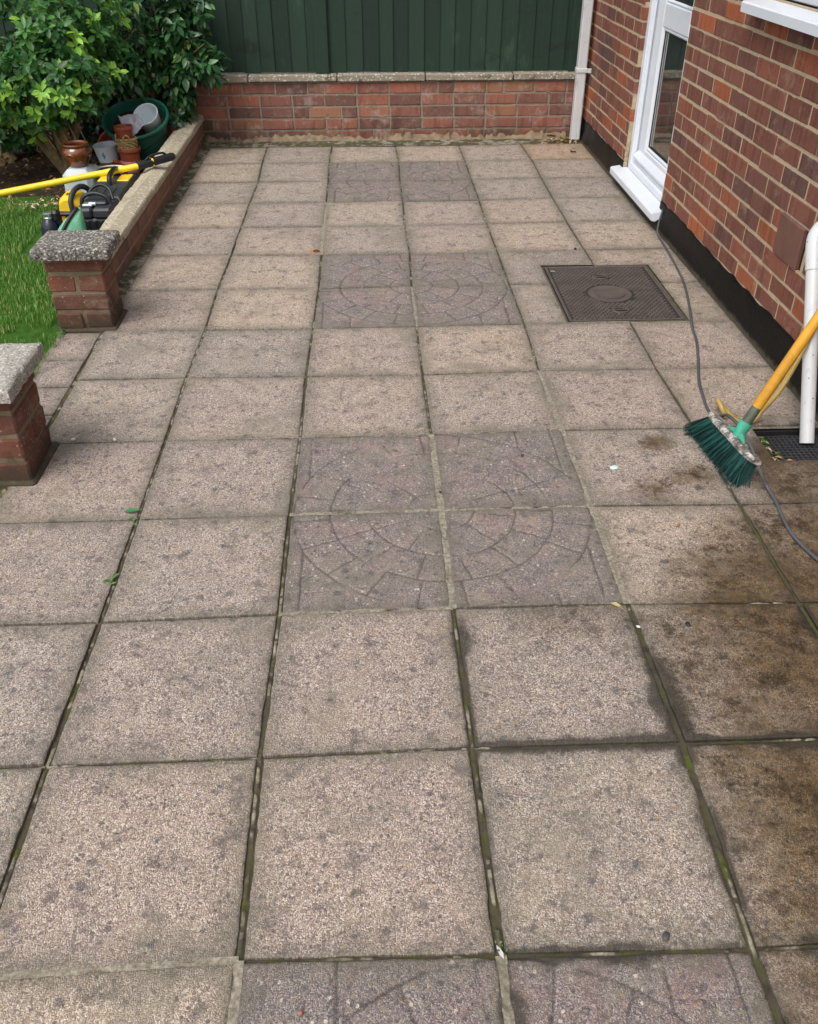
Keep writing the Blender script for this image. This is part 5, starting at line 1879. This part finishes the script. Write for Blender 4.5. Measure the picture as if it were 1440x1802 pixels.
for dots in (((-1.92, .128, .005), (-1.95, .116, .006), (-1.83, .112, .006), (-2.05, .103, .006), (-1.90, .100, .007), (-1.78, .098, .005), (-2.08, .086, .006), (-1.95, .085, .007), (-1.80, .083, .007),
              (-1.70, .082, .006), (-1.86, .073, .007), (-1.74, .071, .006)), ((-.78, .115, .006), (-.85, .103, .007), (-.72, .098, .006), (-.80, .086, .006))):
    mb = MB()
    for (a0, z0, s) in dots:
        r = .064 + (.079 - .064) * (z0 - .05) / .095 + .0006
        V = []
        for q in range(10):
            t_ = 2 * pi * q / 10
            V.append((r * cos(a0 + cos(t_) * s / r), r * sin(a0 + cos(t_) * s / r), z0 + sin(t_) * s * 1.25))
        V.append((r + .0004) * Vector((cos(a0), sin(a0), 0)) + Vector((0, 0, z0)))
        mb.add(V, [[q, (q + 1) % 10, 10] for q in range(10)], M=MTN)
    mb.build('flower_motif', PAINT, tn, 180)

# white water container and the brown crock on it
wc = empty('water_container', (-1.90, 4.74, 0), 'frosted white plastic water container on the soil', 'water container')
mb = MB()
mb.box(-1.990, -1.818, 4.625, 4.86, .0, .158, .028)
mb.box(-1.965, -1.842, 4.65, 4.835, .145, .164, .010)
wt_ = NT('frosted_white_plastic')
c2 = wt_.ramp(wt_.noise(7.0, 4, 0.6), [(0.3, srgb(186, 196, 204)), (0.7, srgb(220, 226, 230))])
wm = wt_.finish(c2, 0.38, wt_.bump(wt_.noise(12.0, 2), 0.15, 0.004), 0.5, transl=(0.25, c2))
o = mb.build('container_body', wm, wc, 30)
bv = o.modifiers.new('round', 'BEVEL')
bv.width, bv.segments, bv.limit_method = .012, 3, 'ANGLE'
mb = MB()
mb.lathe([(.0001, 0), (.021, 0), (.021, .022), (.018, .026), (.0001, .026)], 20, M=Matrix.Translation((-1.845, 4.80, .163)))
mb.build('screw_cap', simple('black_cap_plastic', (40, 40, 42), 0.5), wc, 40)
ck = empty('glazed_crock', (-1.905, 4.735, .165), 'brown glazed crock with lug handles standing on the white container', 'crock')
gz = NT('brown_salt_glaze')
gcol = gz.ramp(gz.noise(9.0, 4, 0.6, gz.mapv((1, 1, .4))), [(0.3, srgb(74, 36, 18)), (0.55, srgb(112, 58, 26)), (0.75, srgb(142, 82, 38))])
gz = gz.finish(gcol, 0.12, gz.bump(gz.noise(25.0, 3), 0.1, 0.002), 0.6, coat=0.6)
MC = Matrix.Translation((-1.905, 4.735, .165))
mb = MB()
mb.lathe([(.0001, 0), (.052, 0), (.055, .004), (.060, .015), (.076, .045), (.084, .07), (.083, .088), (.074, .104), (.0695, .108), (.0700, .112), (.0745, .117), (.0755, .122), (.073, .127), (.067, .127), (.0635, .120), (.063, .108), (.072, .09), (.074, .07), (.05, .012), (.0001, .01)], 44, M=MC)
cb = mb.build('crock_body', gz, ck, 50)
for a in (-1.85, 1.3):
    mb = MB()
    P = []
    for i in range(11):
        t_ = pi * i / 10
        aa = a + cos(t_) * .36
        r = .0795 + .004 * sin(t_)
        P.append(MC @ Vector((r * cos(aa), r * sin(aa), .056 + .022 * sin(t_))))
    mb.tube(P, .0068, 8)
    mb.build('lug_handle', gz, ck, 180)

# enamel bowl
be = empty('enamel_bowl', (-1.745, 4.79, 0), 'dark green enamel bowl with white rim behind the tool boxes', 'bowl')
MBW = Matrix.Translation((-1.745, 4.79, 0))
mb = MB()
mb.lathe([(.0001, 0), (.070, 0), (.074, .004), (.104, .12), (.102, .121), (.071, .010), (.0001, .008)], 40, M=MBW)
mb.build('bowl_body', simple('green_enamel', (40, 62, 44), 0.4, 0.2, 10, dirt=.2), be, 50)
mb = MB()
mb.lathe([(.1035, .1205), (.109, .122), (.110, .1255), (.106, .1275), (.1005, .125), (.1, .121)], 40, M=MBW)
mb.build('bowl_rim', simple('white_rim_enamel', (224, 222, 206), 0.35, .06), be, 60)

# ------------------------------------------------------------------ tools behind the wall
BLK = simple('charcoal_tool_plastic', (46, 49, 55), 0.5, 0.18, 12, 0.15, 180, dirt=0.22)
BLK2 = simple('black_tool_plastic', (26, 28, 33), 0.45, 0.2, 12, 0.1, 160, dirt=0.12)
YEL = simple('yellow_tool_plastic', (236, 196, 44), 0.42, 0.1, 10, 0.1, 120, dirt=0.12)
YEL2 = simple('orange_yellow_tool_plastic', (234, 164, 30), 0.42, 0.1, 10, dirt=0.1)

# long tool box with yellow lid panels
tbx = empty('tool_box', (-1.60, 4.24, 0), 'long charcoal tool box with yellow lid panels lying against the wall', 'tool box')
mb = MB()
mb.box(-1.700, -1.500, 3.99, 4.46, .002, .150, .012)
for k in range(5): mb.box(-1.706, -1.699, 4.03 + .085 * k, 4.055 + .085 * k, .02, .135, .002)
mb.build('box_body', BLK, tbx, 30)
mb = MB()
V = [(-1.706, 3.985, .150), (-1.496, 3.985, .150), (-1.496, 4.465, .150), (-1.706, 4.465, .150), (-1.690, 4.01, .186), (-1.512, 4.01, .186), (-1.512, 4.445, .192), (-1.690, 4.445, .192)]
mb.add(V, [[0, 1, 5, 4], [1, 2, 6, 5], [2, 3, 7, 6], [3, 0, 4, 7], [4, 5, 6, 7], [3, 2, 1, 0]])
for k in range(3): mb.box(-1.67 + .05 * k, -1.65 + .05 * k, 4.02, 4.16, .186, .192, .002)
lid = mb.build('lid', BLK, tbx, 30)
for (a, b) in ((-1.686, -1.622), (-1.582, -1.516)):
    mb = MB()
    mb.box(a, b, 4.285, 4.415, .187, .1955, .003)
    mb.build('lid_panel', YEL, lid, 30)
mb = MB()
mb.tube(spline([(-1.602, 4.215, .184), (-1.602, 4.225, .222), (-1.602, 4.27, .236), (-1.602, 4.36, .238), (-1.602, 4.40, .225), (-1.602, 4.415, .188)], 6), .0135, 10)
mb.build('carry_handle', BLK2, lid, 60)

# black ribbed case in front of it
cs = empty('black_tool_case', (-1.575, 3.82, 0), 'black ribbed tool case with an arched handle behind the pier', 'tool case')
mb = MB()
mb.box(-1.662, -1.494, 3.745, 3.93, .002, .150, .008)
for k in range(5): mb.box(-1.656 + .033 * k, -1.640 + .033 * k, 3.741, 3.746, .02, .14, .0015)
mb.build('case_body', BLK2, cs, 30)
mb = MB()
mb.box(-1.668, -1.586, 3.738, 3.94, .151, .200, .010)
mb.box(-1.582, -1.490, 3.738, 3.94, .151, .200, .010)
mb.box(-1.640, -1.52, 3.80, 3.93, .198, .216, .010)
mb.build('case_lid', BLK, cs, 30)
mb = MB()
mb.tube(spline([(-1.655, 3.83, .192), (-1.640, 3.835, .232), (-1.585, 3.84, .250), (-1.525, 3.835, .232), (-1.505, 3.83, .192)], 7), .010, 10)
mb.tube(spline([(-1.640, 3.90, .200), (-1.62, 3.93, .246), (-1.575, 3.95, .262), (-1.53, 3.93, .246), (-1.51, 3.90, .200)], 7), .008, 10)
mb.build('arched_handle', BLK2, cs, 60)
mb = MB()
mb.box(-1.636, -1.585, 3.775, 3.798, .2005, .2125, .004)
mb.box(-1.61, -1.57, 3.79, 3.812, .2005, .2165, .004)
mb.build('silver_catch', simple('scuffed_silver', (176, 184, 190), 0.35, 0.2, 30, metal=0.3), cs, 30)

# yellow and black power tool housing
pw = empty('yellow_power_tool', (-1.775, 4.03, 0), 'yellow and black power tool with a black loop handle beside the tool boxes', 'power tool')
mb = MB()
mb.box(-1.86, -1.70, 3.94, 4.15, .0, .135, .018)
mb.box(-1.880, -1.682, 3.92, 4.17, .135, .153, .007)
mb.box(-1.885, -1.86, 3.93, 3.99, .02, .12, .01)
mb.build('lower_housing', BLK2, pw, 30)
mb = MB()
prof = []
V, F = [], []
sect = [(-.5, .0), (-.44, .052), (-.25, .078), (.0, .086), (.25, .078), (.44, .052), (.5, .0)]
for j in range(8):
    y = 3.955 + .19 * j / 7
    s = 1.0 - .25 * (abs(j - 3.5) / 3.5) ** 3
    for (a, b) in sect: V.append((-1.785 + a * .168 * s, y, .153 + b * s))
for j in range(7):
    for q in range(6): F.append([j * 7 + q, j * 7 + q + 1, (j + 1) * 7 + q + 1, (j + 1) * 7 + q])
F += [[q for q in range(7)][::-1], [49 + q for q in range(7)]]
mb.add(V, F)
dm = mb.build('yellow_dome', YEL, pw, 40, recalc=True)
mb = MB()
mb.box(-1.835, -1.808, 3.932, 3.942, .02, .13, .003)
mb.build('front_panel', YEL2, pw, 30)
mb = MB()
mb.tube(spline([(-1.758, 3.945, .150), (-1.762, 3.955, .215), (-1.745, 4.0, .258), (-1.722, 4.07, .262), (-1.70, 4.13, .225), (-1.694, 4.15, .16)], 7), .0165, 12)
mb.build('loop_handle', BLK, pw, 60)
mb = MB()
mb.box(-1.722, -1.69, 3.96, 4.10, .154, .196, .012)
mb.build('orange_panel', YEL2, pw, 30)
mb = MB()
for k in range(2): mb.box(-1.800 + .014 * k, -1.794 + .014 * k, 3.99, 4.02, .2375, .2415, .0008)
mb.build('vent_slot', BLK2, dm, 30)

pw.scale = (.78, 1.0, .86)
pw.location = (-1.752, 4.02, 0)

# dark bottle with silver collar
bt = empty('dark_spray_bottle', (-1.79, 3.70, 0), 'dark blue black bottle with silver collar standing at the edge of the grass', 'bottle')
MBt = Matrix.Translation((-1.79, 3.70, 0))
mb = MB()
mb.lathe([(.0001, 0), (.042, 0), (.046, .005), (.046, .088), (.0475, .092), (.0475, .096), (.046, .10), (.0445, .125), (.036, .150), (.024, .166), (.020, .172), (.0001, .172)], 36, M=MBt)
mb.build('bottle_body', simple('navy_black_plastic', (24, 28, 44), 0.28, 0.15, 8, dirt=.1), bt, 50)
mb = MB()
mb.lathe([(.0205, .168), (.0235, .170), (.0235, .176), (.0218, .178), (.0235, .181), (.0235, .196), (.019, .199), (.0001, .197)], 32, M=MBt)
mb.build('silver_collar', simple('brushed_silver', (196, 196, 194), 0.25, 0.12, 30, metal=0.85), bt, 40)
mb = MB()
mb.box(-1.772, -1.735, 3.69, 3.735, .150, .206, .012)
mb.tube(spline([(-1.755, 3.71, .16), (-1.735, 3.72, .12), (-1.728, 3.74, .04), (-1.73, 3.76, .01)], 6), .016, 10)
mb.build('trigger_head', BLK2, bt, 30)

# green bag
bgm = NT('green_bag_cloth')
bc = bgm.ramp(bgm.noise(16.0, 5, 0.65), [(0.3, srgb(84, 148, 118)), (0.7, srgb(128, 186, 152))])
bgm = bgm.finish(bc, 0.8, bgm.bump(bgm.noise(40.0, 5, 0.65), 0.7, 0.006), 0.25)
bag = empty('green_cloth_bag', (-1.68, 3.57, 0), 'pale green cloth bag with a black zip slumped against the black tool case', 'bag')
V, F = [], []
nu, nv = 22, 12
for i in range(nu):
    a = 2 * pi * i / nu
    for j in range(nv):
        t_ = j / (nv - 1)
        ex = (1 - t_ ** 2.4) * .94 + .06
        wob = 1 + .10 * sin(3 * a + 4 * t_) * (1 - t_) + .06 * sin(7 * a + 9 * t_)
        x = -1.678 + .085 * t_ ** 2 + cos(a) * .092 * ex * wob
        y = 3.57 + .030 * t_ + sin(a) * .075 * ex * wob
        V.append((x, y, .004 + .248 * t_ + .008 * sin(5 * a) * t_ * (1 - t_)))
for i in range(nu):
    for j in range(nv - 1): F.append([i * nv + j, ((i + 1) % nu) * nv + j, ((i + 1) % nu) * nv + j + 1, i * nv + j + 1])
F += [[i * nv for i in range(nu)][::-1], [i * nv + nv - 1 for i in range(nu)]]
mb = MB()
mb.add(V, F)
mb.build('bag_body', bgm, bag, 180, recalc=True, subdiv=1)
mb = MB()
k0 = int(nu * .70)
zp = [Vector(V[k0 * nv + j]) + Vector((-.004, -.008, .002)) for j in range(1, nv)]
mb.tube(zp, [.0085] * len(zp), 8)
mb.build('zip_strip', BLK2, bag, 180)

# telescopic pole lying across the pots, its grip resting on the coping
po = empty('telescopic_pole', (-1.75, 4.40, .2), 'long yellow pole with a black grip propped on the wall coping', 'pole')
A_, B_ = Vector((-2.62, 4.14, .095)), Vector((-1.482, 4.43, .2335))
mb = MB()
mb.tube([A_, A_.lerp(B_, .5), B_], .0170, 18)
mb.build('pole_shaft', simple('yellow_fibreglass', (232, 206, 40), 0.4, 0.12, 14, 0.1, 60, dirt=0.15), po, 60)
d = (B_ - A_).normalized()
G0 = B_ - d * .012
G1 = Vector((-1.312, 4.592, .247))
gd = (G1 - G0).normalized()
mb = MB()
gl = (G1 - G0).length
mb.tube([G0, G0 + gd * .01, G0 + gd * gl * .45, G0 + gd * gl * .55, G0 + gd * gl * .93, G0 + gd * gl], [.0215, .0235, .0235, .0215, .0225, .017], 18)
gr = mb.build('rubber_grip', BLK2, po, 50)
mb = MB()
mb.tube(spline([G0 + gd * .06 + Vector((0, -.01, .02)), G0 + gd * .10 + Vector((0, -.006, .036)), G0 + gd * .17 + Vector((0, 0, .034)), G0 + gd * .195 + Vector((0, .0, .018))], 6), .0065, 8)
mb.build('locking_lever', BLK2, gr, 60)
mb = MB()
mb.box(-.0225, .0225, -.008, .008, -.0242, .0242, .008, M=Matrix.Translation(G0 + gd * .098) @ gd.to_track_quat('Y', 'Z').to_matrix().to_4x4())
mb.build('yellow_band', YEL, gr, 40)


# ------------------------------------------------------------------ bits lying on the slabs
def leaf_thing(name, loc, rz, L, W, col, label, cat='leaf', curl=.15, fold=.3, tilt_=0.0, obov=False, rough=.5):
    m = bpy.data.materials.get('bit_' + '_'.join(str(q) for q in col)) or mat_leaf('bit_' + '_'.join(str(q) for q in col), [(0, srgb(*[q * .8 for q in col])), (1, srgb(*col))], rough, .15)
    z = float(loc[2]) if len(loc) > 2 else .004
    o = leaves_mesh(name, [(loc[0], loc[1], z)], [(cos(rz), sin(rz), tilt_)], [(0, 0, 1.0)], [L], [W], [.6], m, None, fold, curl, obov=obov)
    return tag(o, label, cat)


leaf_thing('fallen_leaf', (-.945, 1.372, .006), .05, .052, .022, (74, 140, 84), 'single green leaf lying on the slab joint near the left', curl=-.05)
leaf_thing('fallen_leaf', (.405, .905, .004), -.55, .034, .014, (204, 196, 128), 'small yellow leaf at the corner of the circular cobble slab', fold=.4)
leaf_thing('fallen_leaf', (1.135, 1.592, -.018), -.10, .062, .020, (206, 160, 92), 'curled tan leaf on the front edge of the drain grid', fold=.7, curl=.3, tilt_=.1)
leaf_thing('fallen_leaf', (1.30, 1.588, -.012), .35, .030, .014, (176, 140, 96), 'small brown leaf at the front right of the drain grid', fold=.5)
leaf_thing('fallen_leaf', (.665, 3.300, .004), .2, .030, .012, (226, 224, 206), 'cream leaf scrap on the far left corner of the manhole cover', fold=.2)
leaf_thing('fallen_leaf', (1.205, 5.600, .003), .6, .075, .040, (118, 52, 32), 'red brown crumpled leaf on the sandy slab near the downpipe', fold=.6, curl=.4)
leaf_thing('fallen_leaf', (.845, 1.745, .004), .15, .055, .014, (62, 56, 38), 'dark dead leaf lying beside the broom bristles', fold=.4)
leaf_thing('fallen_leaf', (1.105, 6.00, .03), .3, .10, .05, (182, 118, 86), 'large pink brown leaf on the heap by the downpipe foot', fold=.4, curl=.3)


def bit(name, loc, r, col, label, cat, flat=.5, sd=0, rough=.6):
    rnd = random.Random(sd)
    bm = bmesh.new()
    bmesh.ops.create_icosphere(bm, subdivisions=2, radius=r)
    for v_ in bm.verts:
        k = 1 + .22 * (float(vnoise(np.array(v_.co.x / r * 1.3 + sd), np.array(v_.co.y / r * 1.3 + v_.co.z / r), sd)) - .5) * 2
        v_.co = Vector((v_.co.x * k * rnd.uniform(.98, 1.02) * 1.15, v_.co.y * k * .85, v_.co.z * flat * k))
    me = bpy.data.meshes.new(name)
    bm.to_mesh(me)
    bm.free()
    key = 'chip_' + '_'.join(str(q) for q in col)
    o = link_mesh(name, me, bpy.data.materials.get(key) or simple(key, col, rough, .15, 60), None, 60)
    o.location = (loc[0], loc[1], loc[2] if len(loc) > 2 else r * flat * .7)
    o.rotation_euler = (0, 0, rnd.uniform(0, 6))
    return tag(o, label, cat)


o = bit('paint_flake', (.567, 1.555), .013, (196, 222, 222), 'pale blue flake on the slab right of the large cobble circle', 'flake', .18, 3)
bit('pebble', (-1.205, 1.806), .0075, (206, 202, 196), 'white pebble in the joint nearest the left brick pier', 'pebble', .7, 4)
bit('pebble', (-1.065, 1.798), .0070, (196, 192, 186), 'pale pebble on the same joint but farther right from the pier', 'pebble', .7, 5)
bit('pebble', (-.338, -.082), .0050, (150, 96, 84), 'small reddish pebble on the front dark cobble slab', 'pebble', .8, 6)
bit('pebble', (.581, .817), .0075, (40, 34, 30), 'black lump of dirt on the wet brown slab', 'pebble', .6, 7)
bit('pebble', (.285, 1.637), .0060, (64, 52, 40), 'dark seed on the upper right slab of the large cobble circle', 'pebble', .7, 8)
bit('pebble', (.002, 1.44), .0050, (58, 50, 44), 'dark bead beside the mortar cross of the large cobble circle', 'pebble', .7, 9)
bit('pebble', (.455, .815), .0050, (222, 216, 206), 'tiny white stone below the yellow leaf', 'pebble', .6, 10)
bit('pebble', (.85, 3.62), .0080, (30, 28, 26), 'black speck of dirt just beyond the manhole cover', 'pebble', .6, 11)
bit('pebble', (.68, 1.235), .0055, (150, 104, 70), 'small orange brown stone on the stained slab right of the cobble circle', 'pebble', .8, 13)
bit('pebble', (.30, .02), .0085, (74, 72, 72), 'dark grey stone near the lower right slab corner', 'pebble', .5, 14)
leaf_thing('feather', (.008, -.010, .006), 1.9, .030, .008, (232, 230, 226), 'tiny white feather at the joint of the front cobble slabs', 'feather', fold=.2)

M_WEED = mat_leaf('weed_leaf', [(0, srgb(58, 104, 48)), (1, srgb(112, 156, 70))], .5, .25)


def weed(loc, n, L, label, sd, sz=1.0):
    rg_ = np.random.default_rng(sd)
    a = rg_.uniform(0, 2 * pi, n)
    O = np.array([(loc[0] + rg_.normal(0, .006) * sz, loc[1] + rg_.normal(0, .012) * sz, (loc[2] if len(loc) > 2 else -.006) + rg_.uniform(0, .012)) for _ in range(n)])
    el = rg_.uniform(.1, .9, n)
    D = np.stack([np.cos(a) * np.cos(el), np.sin(a) * np.cos(el), np.sin(el)], 1)
    N = np.stack([-np.cos(a) * np.sin(el), -np.sin(a) * np.sin(el), np.cos(el)], 1)
    l = rg_.uniform(*L, n)
    o = leaves_mesh('weed', O, D, N, l, l * .5, rg_.random(n), M_WEED, None, .2, .2, obov=True)
    return tag(o, label, 'weed')


weed((-.905, 1.057), 9, (.012, .026), 'small green weed growing in the mossy joint left of centre', 31)
weed((-.905, 1.335), 7, (.008, .018), 'tiny weed in the joint just under the green leaf', 32)
weed((.004, .014), 12, (.005, .010), 'tiny clover seedlings at the front slab corner', 33)
weed((1.118, 1.735, -.03), 14, (.012, .024), 'green seedlings sprouting beside the drain grid', 34, 1.6)
weed((1.13, 1.655, -.03), 6, (.012, .020), 'two leaved seedling halfway along the drain grid edge', 35, 1.0)
weed((1.245, 5.985), 26, (.02, .05), 'mossy green weed against the wall beside the downpipe', 36, 2.2)
weed((-1.478, 2.690), 22, (.015, .035), 'green weed at the grass side foot of the brick pier', 37, 1.6)
